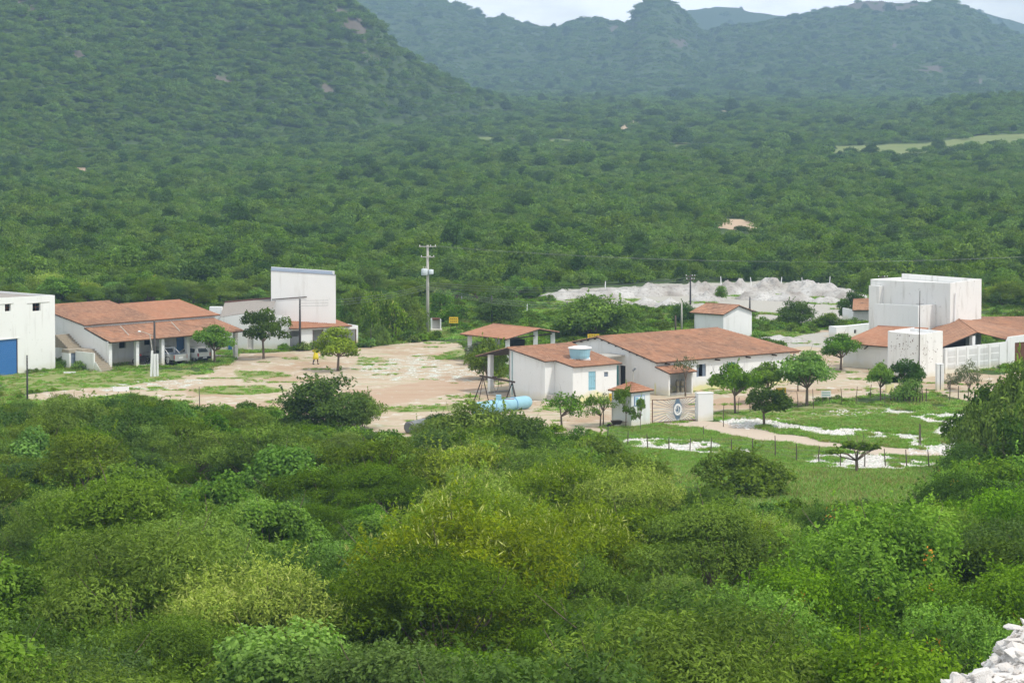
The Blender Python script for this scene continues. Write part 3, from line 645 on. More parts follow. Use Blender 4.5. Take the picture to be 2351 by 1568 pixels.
# ------------------------------------------------------------------ building kit (local frame: x along the front, y to the back)
def wall(parent, P, Q, top, t=0.2, ops=(), z0=0.0, mat='white', name='wall', label=None):
    """upright wall from P to Q, thickness on the left of P->Q, top a height or [(s, z)...], ops = [(s0, s1, h0, h1)]"""
    P = Vector((*P, 0)); Q = Vector((*Q, 0)); d = Q - P; Ln = d.length; d.normalize(); n = Vector((-d.y, d.x, 0)) * t
    prof = [(0, top), (Ln, top)] if isinstance(top, (int, float)) else top
    ps, pz = [p[0] for p in prof], [p[1] for p in prof]
    cuts = sorted({0.0, Ln, *[min(max(x, 0), Ln) for x in ps], *[min(max(o[k], 0), Ln) for o in ops for k in (0, 1)]})
    b = MB()
    for s0, s1 in zip(cuts, cuts[1:]):
        if s1 - s0 < 1e-4: continue
        m = (s0 + s1) / 2; t0, t1 = float(np.interp(s0, ps, pz)), float(np.interp(s1, ps, pz))
        holes = sorted([(o[2], o[3]) for o in ops if o[0] < m < o[1]]); lo = z0; segs = []
        for h0, h1 in holes:
            if h0 > lo: segs.append((lo, h0, h0))
            lo = h1
        segs.append((lo, t0, t1))
        for l, a, c in segs:
            A = P + d * s0; B = P + d * s1; z = Vector((0, 0, 1))
            b.hexa([A + z * l, B + z * l, B + n + z * l, A + n + z * l, A + z * a, B + z * c, B + n + z * c, A + n + z * a])
    o = b.build(name, mat, parent)
    if label: o['label'] = label
    return o
def tiled(parent, eL, eR, rR, rL, mat='tiles', name='roof', under='wood', th=0.07, cap=True, seed=1, pitch=0.21):
    eL, eR, rR, rL = [Vector(p) for p in (eL, eR, rR, rL)]
    nn = (eR - eL).cross(rL - eL).normalized()
    if nn.z < 0: nn = -nn
    b = MB(); off = nn * 0.0
    lo = [p - nn * th for p in (eL, eR, rR, rL)]; b.hexa(lo + [eL, eR, rR, rL])
    roof = b.build(name, under, parent)
    rng = np.random.default_rng(seed)
    W = max((eR - eL).length, (rR - rL).length); H = max((rL - eL).length, (rR - eR).length)
    nw = max(3, int(W / pitch)); nc = max(2, int(H / .38)); k = 4; S = nw * k + 1
    s = np.linspace(0, 1, S); bend = (fbm(s * W / 2.2, s * 0, seed + 3) - .5) * .05
    wv = .045 * np.abs(np.sin(np.arange(S) / k * math.pi)) + .006
    A, B_, C, D = [np.array(p) for p in (eL, eR, rR, rL)]; n3 = np.array(nn)
    def pt(t):
        return (A[None] * (1 - s)[:, None] + B_[None] * s[:, None]) * (1 - t) + (D[None] * (1 - s)[:, None] + C[None] * s[:, None]) * t
    qs = []; tone = []
    for j in range(nc):
        t0, t1 = j / nc, (j + 1.12) / nc
        lo_ = pt(t0) + n3 * (wv + .035 + bend * math.sin(t0 * 5))[:, None]; hi = pt(min(t1, 1.0)) + n3 * (wv + bend * math.sin(t0 * 5) + .004)[:, None]
        qs.append(np.stack([lo_[:-1], lo_[1:], hi[1:], hi[:-1]], 1)); tone.append(np.repeat(rng.uniform(0, 1, nw) ** 2, k))
        fr = pt(t0) + n3 * .004; qs.append(np.stack([fr[:-1], fr[1:], lo_[1:], lo_[:-1]], 1)); tone.append(np.zeros(S - 1))
    me = quad_mesh('roof_tiles', np.concatenate(qs), np.concatenate(tone), [mat]); link('roof_tiles', me, roof)['kind'] = 'stuff'
    if cap:
        c = MB(); c.tube([rL + nn * .03, rR + nn * .03], .09, 6); c.build('ridge_cap', mat, roof, smooth=True)
    return roof
def door(parent, P, Q, h, mat, z0=0.0, t=.05, name='door', planks=4):
    P = Vector((*P, 0)); Q = Vector((*Q, 0)); d = (Q - P); Ln = d.length; d.normalize(); n = Vector((-d.y, d.x, 0))
    b = MB()
    for i in range(planks):
        s0 = Ln * i / planks + .008; s1 = Ln * (i + 1) / planks - .008; A = P + d * s0; B = P + d * s1; z = Vector((0, 0, 1)); o = n * (.004 * (i % 2))
        b.hexa([A + o + z * z0, B + o + z * z0, B + n * t + z * z0, A + n * t + z * z0, A + o + z * h, B + o + z * h, B + n * t + z * h, A + n * t + z * h])
    for zz in (z0 + .25, h - .35):
        A = P - n * .02 + d * .02; B = P - n * .02 + d * (Ln - .02); b.bar(A + Vector((0, 0, zz)), B + Vector((0, 0, zz)), .03, .1)
    dr = b.build(name, mat, parent)
    hd = MB(); A = P - n * .05 + d * (Ln * .86); hd.bar(A + Vector((0, 0, (z0 + h) / 2 - .06)), A + Vector((0, 0, (z0 + h) / 2 + .06)), .025); hd.build('handle', 'steel', dr)
    return dr
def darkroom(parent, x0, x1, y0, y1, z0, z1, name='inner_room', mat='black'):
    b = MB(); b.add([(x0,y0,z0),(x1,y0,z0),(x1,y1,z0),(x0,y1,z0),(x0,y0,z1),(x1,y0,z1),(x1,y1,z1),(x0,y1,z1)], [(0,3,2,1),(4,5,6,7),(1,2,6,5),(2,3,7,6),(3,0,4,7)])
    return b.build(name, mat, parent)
def frame(u, v, th):
    x, y = G(u, v); return (x, y, hz(x, y)), R_(th)
def loc2(O, th, xy):
    dx, dy = xy[0] - O[0], xy[1] - O[1]; return dx * math.cos(th) + dy * math.sin(th), -dx * math.sin(th) + dy * math.cos(th)

# --- warehouse with the blue roller door
O, th = frame(127, 849.2, 50); O = (O[0], O[1], 0)
wh = empty('warehouse', O, th, 'tall white stained warehouse with a blue roller door and two small dark windows', 'warehouse')
wall(wh, (-9.5, 0), (0, 0), [(0, 7.3), (9.5, 7.12)], .22, [(1.5, 4.97, 0, 3.32), (3.49, 4.17, 5.95, 6.62), (6.78, 7.74, 5.76, 6.50)], mat='ware')
wall(wh, (0, .22), (0, 8), 7.12, .22, mat='ware'); wall(wh, (-9.5, 8), (-9.5, .22), 7.3, .22, mat='ware'); wall(wh, (0, 8.22), (-9.5, 8.22), [(0, 7.12), (9.5, 7.3)], .22, mat='ware')
MB().box(-9.2, -.25, .25, 7.9, 6.80, 6.95).build('roof', 'fibre', wh)
MB().box(-3.35, -.7, -.05, 0, 6.52, 6.56).build('ledge', 'conc', wh); MB().box(-7.2, -5.0, -.05, 0, 6.64, 6.68).build('ledge', 'conc', wh); MB().box(-8.2, -4.3, -.06, 0, 3.34, 3.42).build('lintel', 'ware', wh)
rd = empty('roller_door', (-6.27, .12, 0)); rd.parent = wh
for k in range(33): sl = MB().box(-1.73, 1.73, -.012 * (k % 2) - .01, .03, k * .1 + .004, k * .1 + .096).build('slat', 'blue', rd)
MB().box(-1.76, -1.70, -.08, .05, 0, 3.3).build('door_frame', 'rust', rd); MB().box(1.70, 1.76, -.08, .05, 0, 3.3).build('door_frame', 'rust', rd)
for x0, x1, z0, z1 in ((-6.01, -5.33, 5.95, 6.62), (-2.72, -1.76, 5.76, 6.50)):
    w = darkroom(wh, x0 - .3, x1 + .3, .221, 1.6, z0 - .3, z1 + .2, 'window'); f = MB(); f.box(x0, x1, .14, .17, (z0 + z1) / 2 - .015, (z0 + z1) / 2 + .015); f.box((x0 + x1) / 2 - .015, (x0 + x1) / 2 + .015, .14, .17, z0, z1); f.build('window_bars', 'rust', w)

# --- long house with the carport
O, th = frame(250.9, 849.6, 46); O = (O[0], O[1], 0); OH, TH = O, th
ph = empty('carport_house', O, th, 'long white house with two stepped tile roofs and a pillared carport', 'house')
Y = 3.95
wall(ph, (0, Y), (16.3, Y), 4.02, .2, [(11.3, 12.3, 0, 2.1), (4.2, 5.0, 1.5, 2.2), (7.3, 8.1, 1.6, 2.3)], mat='white')
wall(ph, (0, Y + 7.6), (0, Y + .2), [(0, 5.2), (7.4, 4.02)], .2, mat='ware'); wall(ph, (16.1, Y + .2), (16.1, 10), [(0, 4.0), (6, 5.0)], .2)
wall(ph, (16.3, 11.7), (0, 11.7), 5.0, .2)
wall(ph, (0, 3.94), (0, .42), [(0, 3.66), (3.5, 2.62)], .16, mat='white')
door(ph, (11.3, Y + .06), (12.3, Y + .06), 2.1, 'blue'); darkroom(ph, 4.1, 5.1, Y + .201, Y + 1, 1.4, 2.3, 'window'); darkroom(ph, 7.2, 8.2, Y + .201, Y + 1, 1.5, 2.4, 'window')
tiled(ph, (-.15, Y - .25, 4.03), (9.0, Y - .25, 4.03), (9.0, Y + 7.75, 5.42), (-.15, Y + 7.75, 5.42), 'tiles', seed=2)
tiled(ph, (9.02, Y - .25, 4.03), (16.75, Y - .25, 4.03), (16.75, Y + 6.2, 5.16), (9.02, Y + 6.2, 5.16), 'tiles2', seed=3)
tiled(ph, (-.1, -.42, 2.66), (16.55, -.42, 2.66), (16.0, Y - .02, 3.76), (0, Y - .02, 3.76), 'tiles', 'carport_roof', cap=False, seed=4)
for a in (0, 3.23, 6.32, 9.48, 12.6, 15.58):
    MB().box(a + .002, a + .36, .02, .38, 0, 2.74).build('pillar', 'white', ph)
MB().box(-.1, 16.2, -.12, .0, 2.56, 2.66).build('beam', 'wood', ph)
MB().box(.2, 16.1, .5, Y - .01, 0.0, .08).build('floor', 'conc', ph)
for a in (3.05, 9.3): MB().bar((a, .9, 3.05), (a - .05, 2.2, 3.9), .06).build('prop', 'poleconc', ph)
# outside stair along the left wall
st = empty('staircase', OH, TH, 'worn concrete outside staircase climbing the side of the carport house', 'stairs')
for k in range(11): MB().box(-1.45, -.02, -.75 + k * .3, 3.2, k * .17, (k + 1) * .17 - .002).build('step', 'stair', st)
MB().box(-1.60, -1.455, .3, 3.2, 0, 1.70).build('side_wall', 'ware', st)
for k in range(5): MB().box(-1.52, -1.456, -.72 + k * .2, -.52 + k * .2, 0, .17 + k * .17).build('side_wall', 'ware', st)
MB().box(-2.3, -.02, 3.202, 4.4, 1.55, 1.86).build('landing', 'stair', st)
MB().box(-2.3, -2.1, 3.202, 4.4, 0, 1.55).build('support_wall', 'ware', st); door(st, (-2.08, 3.30), (-1.35, 3.30), 1.5, 'greyblue')
for k in range(7): MB().box(-1.6, -.02, 4.41 + k * .3, 6.5, 1.86 + k * .17, 1.86 + (k + 1) * .17 - .002).build('step', 'stair', st)

# --- big white wall building
O, th = frame(665.7, 804, 29); O = (O[0], O[1], 0); OC, TC = O, th
bw = empty('tall_walled_building', O, th, 'white building with a huge blank upper wall above a small tiled porch', 'building')
tw = empty('upper_wall', (-24.98 - O[0], 0, 0)); tw.parent = bw
_a, _b = loc2(O, TC, (-24.98, 270.3)); tw.location = (_a, _b, 0); tw.rotation_euler = (0, 0, R_(5) - TC)
wall(tw, (0, 0), (6.70, 0), [(0, 7.98), (6.70, 7.50)], .25, mat='white', name='front_wall'); wall(tw, (6.45, .25), (6.45, 6), 7.46, .25, mat='white', name='side_wall'); wall(tw, (.0, 6), (.0, .25), 7.9, .25, mat='rust', name='side_wall'); wall(tw, (6.70, 6.25), (0, 6.25), [(0, 7.5), (6.7, 7.98)], .25, name='rear_wall')
MB().hexa([(.0,.25,7.3),(6.45,.25,7.0),(6.45,6,7.0),(.0,6,7.3),(.0,.25,7.94),(6.45,.25,7.47),(6.45,6,7.47),(.0,6,7.94)]).build('flat_roof', 'greyblue', tw); MB().hexa([(-.05,-.05,7.98),(6.75,-.05,7.5),(6.75,.1,7.5),(-.05,.1,7.98),(-.05,-.05,8.02),(6.75,-.05,7.54),(6.75,.1,7.54),(-.05,.1,8.02)]).build('coping', 'greyblue', tw)
MB().bar((.1, -.06, 5.0), (3.7, -.06, 5.25), .05, .08).build('wall_beam', 'wood', tw)
tiled(bw, (-.1, -.35, 2.22), (6.9, -.35, 2.22), (6.3, 2.98, 2.76), (-.15, 2.98, 2.76), 'tiles2', 'porch_roof', cap=False, seed=6)
wall(bw, (0, 0), (7.75, 0), [(0, 2.12), (3.0, 2.12), (3.01, 2.18), (7.75, 2.20)], .2, [(0.0, 1.12, 0, 1.98), (2.55, 3.78, .12, 1.98), (4.95, 7.55, .28, 1.86)], mat='lime')
wall(bw, (7.75, .2), (7.75, 5), 2.2, .2)
MB().box(.05, 1.08, .08, .12, .1, 1.35).build('gate_panel', 'steel', bw); MB().box(.2, 7.5, 2.7, 2.95, .0, 2.1).build('inner_wall', 'shade', bw)
for x in (2.62, 3.7): MB().box(x, x + .05, .05, .1, .12, 1.98).build('window_frame', 'rust', bw)
for x in (4.97, 6.5, 7.48): MB().box(x, x + .06, .04, .1, .28, 1.86).build('window_frame', 'rust', bw)
MB().box(4.97, 7.54, .04, .1, 1.80, 1.855).build('window_frame', 'rust', bw)
# low shed joined on the left
Qx, Qy = G(505, 803.5); dq = math.atan2(O[1] - Qy, O[0] - Qx); Lq = math.dist((Qx, Qy), (O[0], O[1]))
ls = empty('fibre_roof_shed', (Qx, Qy, 0), dq, 'low white shed with a sloping grey sheet roof and brown capping, beside the blank wall', 'shed')
sc_u = lambda u: Lq * (u - 505) / (665.7 - 505)
wall(ls, (0, 0), (Lq - .02, 0), [(0, 3.35), (sc_u(625), 4.25), (sc_u(626), 3.6), (Lq, 3.4)], .2, [(sc_u(568), sc_u(582), .15, 2.05)], mat='white')
MB().box(sc_u(567), sc_u(583), .12, .2, .15, 2.05).build('door', 'shade', ls); MB().box(sc_u(568), sc_u(582), -.3, 0, 0, .15).build('step', 'conc', ls)
e = [(0, .0, 3.36), (sc_u(626), .0, 4.27), (sc_u(626), 3.6, 5.1), (0, 3.6, 4.6)]
MB().hexa([(x, y, z - .05) for x, y, z in e] + e).build('sheet_roof', 'fibre', ls); MB().hexa([(0,3.5,4.52),(sc_u(626),3.5,5.03),(sc_u(626),3.75,5.03),(0,3.75,4.52),(0,3.5,4.72),(sc_u(626),3.5,5.22),(sc_u(626),3.75,5.22),(0,3.75,4.72)]).build('capping', 'brown', ls)
MB().box(-1.3, -.01, 1.5, 2.2, 0, 4.3).build('parapet', 'white', ls); wall(ls, (0, 3.8), (0, .2), [(0, 4.5), (3.6, 3.36)], .2); door(ls, (sc_u(524), -.06), (sc_u(533), -.06), 1.0, 'blue', name='shutter')

# --- open shed in the middle
Oe = G(1162.7, 779.1, 2.6); Le = G(1055.5, 767.1, 2.6); Re = G(1284.9, 762.9, 2.6)
os_ = empty('open_tiled_shed', (Oe[0], Oe[1], 0), 0, 'small open shed with red tile roof on white pillars behind the small house', 'shed')
def lo(p, z): return (p[0] - Oe[0], p[1] - Oe[1], z)
f_ = 0.62; Ap = (Oe[0] + (Re[0] - Oe[0]) * f_, Oe[1] + (Re[1] - Oe[1]) * f_); za = zat(Ap, 755.6)
Al = (Ap[0] + Le[0] - Oe[0], Ap[1] + Le[1] - Oe[1]); Rl = (Re[0] + Le[0] - Oe[0], Re[1] + Le[1] - Oe[1])
tiled(os_, lo(Le, 2.6), lo(Oe, 2.6), lo(Ap, za), lo(Al, za), 'tiles2', seed=8); tiled(os_, lo(Re, 2.6), lo(Rl, 2.6), lo(Al, za), lo(Ap, za), 'tiles2', seed=9, cap=False)
ex_ = (Vector((Re[0] - Oe[0], Re[1] - Oe[1], 0))).normalized(); ey_ = (Vector((Le[0] - Oe[0], Le[1] - Oe[1], 0))).normalized(); Lx = math.dist(Oe, Re); Ly = math.dist(Oe, Le)
for a, b in ((.1, .09), (.1, .90), (.62, .09), (.62, .90), (.95, .09), (.95, .90), (.1, .5)):
    p = ex_ * (Lx * a) + ey_ * (Ly * b); hh = 2.55 + (za - 2.6) * (a / .62 if a < .62 else (1 - a) / .38)
    MB().box(p.x - .22, p.x + .22, p.y - .22, p.y + .22, 0, hh - .05).build('pillar', 'white', os_)
for b in (.09, .5, .9):
    p = ex_ * (Lx * .02) + ey_ * (Ly * b); q = ex_ * (Lx * .98) + ey_ * (Ly * b); MB().bar((p.x, p.y, 2.48), (q.x, q.y, 2.48), .12).build('tie_beam', 'wood', os_)
mc = empty('machine_cabinet', (Oe[0] + ex_.x * 5 + ey_.x * 3, Oe[1] + ex_.y * 5 + ey_.y * 3, 0), .6, 'dark boxy machine standing under the open shed roof', 'machine')
MB().box(-.7, .7, -.5, .5, .1, 2.0).build('body', 'black', mc); MB().box(-.6, .6, -.55, -.5, .4, 1.2).build('panel', 'steel', mc)
for sx_ in (-.6, .5): MB().box(sx_, sx_ + .1, -.4, .4, 0, .1).build('foot', 'steel', mc)

# --- small white house with the water tank on its roof
O, th = frame(1315, 925, 37.5); O = (O[0], O[1], 0); OS, TS = O, th
sh = empty('small_house', O, th, 'small white house with light blue shutter and water tank on its tile roof', 'house')
wall(sh, (0, 0), (4.85, 0), 3.05, .18, [(1.72, 2.52, .95, 2.55), (3.45, 3.90, 2.0, 2.42)], mat='lime')
wall(sh, (0, 2.45), (0, .18), [(0, 3.36), (2.27, 3.06)], .18, mat='white'); wall(sh, (-1.09, 2.45), (-.001, 2.45), 3.36, .18, mat='white')
wall(sh, (-1.09, 7.5), (-1.09, 2.63), [(0, 4.08), (4.87, 3.40)], .18, mat='white'); wall(sh, (4.67, .18), (4.67, 7.5), [(0, 3.06), (7.3, 4.08)], .18); wall(sh, (4.85, 7.5), (-1.09, 7.5), 4.05, .18, mat='shade')
door(sh, (1.72, .05), (2.52, .05), 2.55, 'ltblue', .95, name='shutter'); MB().box(3.45, 3.90, .06, .1, 2.0, 2.42).build('vent', 'greyblue', sh); MB().box(3.42, 3.93, -.04, 0, 2.42, 2.47).build('vent_sill', 'white', sh)
tiled(sh, (-.12, -.28, 3.07), (5.25, -.28, 3.07), (5.9, 7.45, 4.18), (-.12, 7.45, 4.18), 'tiles', seed=11); tiled(sh, (-1.35, 2.15, 3.43), (-.121, 2.15, 3.43), (-.121, 7.45, 4.182), (-1.35, 7.45, 4.182), 'tiles', 'roof', seed=12)
tiled(sh, (5.9, 12.0, 3.10), (-1.4, 12.0, 3.10), (-1.4, 7.46, 4.18), (5.9, 7.46, 4.18), 'tiles', 'porch_roof', cap=False, seed=13)
for x in (-1.1, 2.2, 5.3): MB().box(x, x + .38, 10.2, 10.58, 0, 3.35).build('pillar', 'white', sh)
MB().box(-1.3, 5.6, 10.2, 10.5, 0, .12).build('kerb', 'conc', sh); MB().tube([(-1.14, 7.0, .1), (-1.14, 7.0, 3.9)], .03, 6).build('drain_pipe', 'teal', sh)
MB().box(-1.0, -.1, 1.7, 2.3, 0, .55).build('hatch', 'conc', sh)
wt = empty('water_tank', (0, 0, 0), 0, 'round light blue water tank with a white lid on the small house roof', 'water tank')
px = (O[0] + math.cos(th) * 2.55 - math.sin(th) * 2.2, O[1] + math.sin(th) * 2.55 + math.cos(th) * 2.2)
wt.location = (px[0], px[1], 3.5)
MB().lathe([(.80, 0), (.84, .15), (.86, .20), (.865, .24), (.90, .55), (.915, .56), (.93, .82), (.93, .86)], 24).build('tank_body', 'ltblue', wt, smooth=False)
MB().lathe([(1.02, .84), (1.03, .90), (.99, .93), (.6, 1.02), (.2, 1.06), (.02, 1.065)], 24).build('lid', 'white_p', wt, smooth=True)
MB().box(-.9, .9, -.6, .6, -.16, -.003).build('base', 'white_p', wt)

# --- main white house
O, th = frame(1506, 905, 37.5); O = (O[0], O[1], 0); OM, TM = O, th
mh = empty('main_house', O, th, 'longest white house with a big red tile roof, hipped at its right end', 'house')
wall(mh, (0, 0), (16.1, 0), 2.82, .2, [(4.73, 5.85, 1.20, 2.30), (8.5, 9.35, 0, 2.25)], mat='lime')
wall(mh, (0, 15.6), (0, .2), [(0, 2.9), (7.75, 4.40), (15.4, 2.86)], .2, [(10.55, 11.45, .35, 2.15)], mat='white')
wall(mh, (15.9, .2), (15.9, 15.6), 2.82, .2); wall(mh, (16.1, 15.8), (0, 15.8), 2.82, .2)
tiled(mh, (-.28, -.38, 2.80), (17.1, -.38, 2.80), (14.3, 7.85, 4.46), (-.28, 7.85, 4.46), 'tiles', seed=21)
tiled(mh, (17.1, 16.1, 2.80), (-.28, 16.1, 2.80), (-.28, 7.86, 4.46), (14.3, 7.86, 4.46), 'tiles3', seed=22, cap=False)
tiled(mh, (17.1, -.38, 2.80), (17.1, 16.1, 2.80), (14.31, 7.88, 4.46), (14.31, 7.84, 4.46), 'tiles', seed=23, cap=False)
MB().box(16.2, 18.2, 1.0, 5.0, 2.45, 2.58).build('awning', 'tiles3', mh); MB().box(17.7, 17.9, 1.1, 1.3, 0, 2.45).build('pillar', 'white', mh)
for x in (1.0, 6.9, 10.6, 13.8): MB().box(x, x + .1, -.62, 0, 2.55, 2.68).build('rafter_end', 'wood', mh)
for k in range(16): y = .4 + k * .98; z = 2.86 + (7.85 - abs(y - 7.85)) / 7.85 * 1.52; MB().box(-.24, 0, y, y + .07, z - .12, z - .04).build('rafter_end', 'wood', mh)
w = darkroom(mh, 4.5, 6.1, .201, 1.2, 1.0, 2.4, 'window')
MB().box(4.73, 5.05, .08, .12, 1.2, 2.3).build('shutter', 'greyblue', w); MB().box(5.5, 5.85, .08, .12, 1.2, 2.3).build('shutter', 'greyblue', w)
door(mh, (8.5, .08), (9.35, .08), 2.25, 'teal'); darkroom(mh, .201, 1.5, 3.9, 5.3, .3, 2.3, 'doorway')
door(mh, (-.02, 5.45), (-.02, 5.08), 2.1, 'teal', .35, planks=2)
MB().box(-4.65, -.02, 4.2, 6.3, 3.02, 3.12).build('canopy', 'conc', mh)
# front porch
wall(mh, (0, -.001), (0, -1.67), [(0, 2.28), (1.67, 1.98)], .18, mat='white'); wall(mh, (2.85, -1.67), (2.85, -.001), [(0, 1.98), (1.67, 2.28)], .18, mat='white')
MB().box(.2, 2.65, -1.75, -.002, 0, .12).build('porch_floor', 'conc', mh); tiled(mh, (-.15, -1.95, 1.98), (3.1, -1.95, 1.98), (3.1, -.01, 2.42), (-.15, -.01, 2.42), 'tiles2', 'porch_roof', cap=False, seed=24)
def at_local(O, th, a, b, z=0): return (O[0] + math.cos(th) * a - math.sin(th) * b, O[1] + math.sin(th) * a + math.cos(th) * b, z)
def bottle(a, b, z, label):
    e = empty('gas_cylinder', at_local(OM, TM, a, b, z), .3, label, 'gas cylinder', 'gas cylinders kept in the small porch')
    MB().lathe([(.14, 0), (.17, .03), (.175, .1), (.175, .36), (.14, .45), (.05, .48)], 14).build('body', 'cyl', e, smooth=True)
    MB().lathe([(.10, .455), (.115, .47), (.115, .56), (.10, .56)], 12).build('collar', 'steel', e); MB().lathe([(.02, .47), (.03, .52), (.02, .55)], 8).build('valve', 'steel', e)
for a, b, z, lb in ((.5, -.9, .12, 'gas cylinder on the porch floor, nearest the left porch wall'), (1.0, -.8, .12, 'gas cylinder second from the left porch wall'),
                    (1.75, -.85, .12, 'squat gas cylinder under the left one of the stacked pair'), (2.2, -.95, .12, 'gas cylinder on the floor at the right end of the porch'),
                    (1.75, -.85, .685, 'upper left gas cylinder of the stack in the porch'), (2.2, -.95, .685, 'upper right gas cylinder of the stack in the porch')):
    bottle(a, b, z, lb)

# --- tall block behind
O, th = frame(1660.6, 787, 48); O = (O[0], O[1], 0)
bk = empty('tall_white_block', O, th, 'plain white windowless block with a small gabled tile roof behind the main house', 'building')
zb = 3.0; Wb, Lb = 5.0, 3.9
wall(bk, (0, Lb), (0, 0.0), zb, .2, mat='white'); wall(bk, (.2, 0), (Wb, 0), [(0, zb), (Wb / 2 - .2, zb + .72), (Wb - .2, zb)], .2, mat='white')
wall(bk, (Wb, .2), (Wb, Lb), zb, .2); wall(bk, (Wb, Lb), (0, Lb), zb, .2)
tiled(bk, (-.35, Lb + .4, zb - .02), (-.35, -.25, zb - .02), (Wb / 2, -.25, zb + .80), (Wb / 2, Lb + .4, zb + .80), 'tiles', seed=31)
tiled(bk, (Wb + .35, -.25, zb - .02), (Wb + .35, Lb + .4, zb - .02), (Wb / 2, Lb + .4, zb + .80), (Wb / 2, -.25, zb + .80), 'tiles', seed=32, cap=False)

# --- gate booth, gate, pillar
O, th = frame(1449.6, 983.1, 44); O = (O[0], O[1], 0); OB, TB = O, th
bo = empty('gate_booth', O, th, 'square white gatekeeper booth with a hipped tile cap beside the gate', 'booth')
hb_ = 2.85; wb = 2.15
wall(bo, (0, 0), (wb, 0), hb_, .15, mat='white'); wall(bo, (0, wb), (0, .15), hb_, .15, mat='white'); wall(bo, (wb, .15), (wb, wb), hb_, .15); wall(bo, (wb, wb), (0, wb), hb_, .15)
ov = .22; c_b = (wb / 2, wb / 2, hb_ + .62); K = [(-ov, -ov, hb_ - .02), (wb + ov, -ov, hb_ - .02), (wb + ov, wb + ov, hb_ - .02), (-ov, wb + ov, hb_ - .02)]
for k in range(4): A, B_ = K[k], K[(k + 1) % 4]; tiled(bo, A, B_, (c_b[0] + .01, c_b[1], c_b[2]), (c_b[0] - .01, c_b[1], c_b[2]), 'tiles2', seed=40 + k, cap=False)
sg = empty('notice_board', at_local(OB, TB, .32, -.03, 1.72), TB, 'blue framed white notice board with blue writing on the booth', 'sign')
MB().box(0, 1.15, -.03, .02, 0, .78).build('board', 'signblue', sg); MB().box(.05, 1.10, -.036, -.031, .05, .73).build('face', 'white_p', sg)
lt = MB(); lt.box(.09, .42, -.042, -.037, .28, .68)
for k, (a, b) in enumerate(((.5, 1.02), (.5, .95), (.5, 1.05), (.12, 1.0), (.12, .9), (.5, 1.0))): lt.box(a, b, -.042, -.037, .64 - k * .105, .675 - k * .105)
lt.build('lettering', 'ltblue', sg)
gx0 = G(1497, 973.5); gx1 = G(1600.5, 965.6); tg = math.atan2(gx1[1] - gx0[1], gx1[0] - gx0[0]); Lg = math.dist(gx0, gx1)
ga = empty('iron_gate', (gx0[0], gx0[1], 0), tg, 'iron gate of rays spreading from a round emblem', 'gate')
hg = 1.95; cxg, czg = Lg * .565, 1.02
fr = MB(); fr.box(0, .06, -.03, .03, .05, hg); fr.box(Lg - .06, Lg, -.03, .03, .05, hg); fr.box(.06, Lg - .06, -.03, .03, .05, .11)
fr.build('gate_frame', 'rust', ga)
tb = MB(); tb.tube([(0.06, 0, hg - .02), (Lg * .12, 0, hg - .05), (Lg * .3, 0, hg - .10), (Lg * .55, 0, hg - .05), (Lg * .8, 0, hg), (Lg - .06, 0, hg - .02)], .03, 6); tb.build('top_rail', 'rust', ga)
for k in range(44):
    t = 2 * math.pi * k / 44 + .04; dx, dz = math.cos(t), math.sin(t)
    s = min([q for q in ((Lg - .06 - cxg) / dx if dx > 1e-3 else 9, (.06 - cxg) / dx if dx < -1e-3 else 9, (hg - .08 - czg) / dz if dz > 1e-3 else 9, (.11 - czg) / dz if dz < -1e-3 else 9)])
    if s > .55: MB().bar((cxg + dx * .48, 0, czg + dz * .48), (cxg + dx * s, 0, czg + dz * s), .030).build('ray_bar', 'emb', ga)
pn = MB()
for i in range(14):
    t0, t1 = 2 * math.pi * i / 14, 2 * math.pi * (i + 1) / 14
    r0 = .88 if abs(math.sin((t0))) > .8 else .62; r1 = .88 if abs(math.sin(t1)) > .8 else .62
    pn.add([(cxg, -.012, czg), (cxg + .7 * math.cos(t0) * r0, -.012, czg + math.sin(t0) * r0), (cxg + .7 * math.cos(t1) * r1, -.012, czg + math.sin(t1) * r1),
            (cxg, .012, czg), (cxg + .7 * math.cos(t0) * r0, .012, czg + math.sin(t0) * r0), (cxg + .7 * math.cos(t1) * r1, .012, czg + math.sin(t1) * r1)], [(0, 1, 2), (3, 5, 4), (1, 4, 5, 2)])
pn.build('emblem_panel', 'emb', ga)
em = MB()
for i in range(20):
    t = 2 * math.pi * i / 20; em.tube([(cxg + .36 * math.cos(t), -.045, czg + .44 * math.sin(t)), (cxg + .36 * math.cos(t), -.018, czg + .44 * math.sin(t))], .05, 8)
n_ = 28
ring = []
for i in range(n_):
    t0, t1 = 2 * math.pi * i / n_, 2 * math.pi * (i + 1) / n_
    em.hexa([(cxg + .24 * math.cos(t0), -.02, czg + .31 * math.sin(t0)), (cxg + .33 * math.cos(t0), -.02, czg + .41 * math.sin(t0)), (cxg + .33 * math.cos(t1), -.02, czg + .41 * math.sin(t1)), (cxg + .24 * math.cos(t1), -.02, czg + .31 * math.sin(t1)),
             (cxg + .24 * math.cos(t0), -.04, czg + .31 * math.sin(t0)), (cxg + .33 * math.cos(t0), -.04, czg + .41 * math.sin(t0)), (cxg + .33 * math.cos(t1), -.04, czg + .41 * math.sin(t1)), (cxg + .24 * math.cos(t1), -.04, czg + .31 * math.sin(t1))])
em.tube([(cxg + .10, -.035, czg + .26), (cxg - .02, -.035, czg + .2), (cxg + .06, -.035, czg + .02), (cxg + .1, -.035, czg - .1), (cxg, -.035, czg - .24), (cxg - .14, -.035, czg - .16)], .035, 6)
em.tube([(cxg - .16, -.035, czg + .2), (cxg - .18, -.035, czg)], .03, 6)
em.build('emblem', 'white_p', ga)
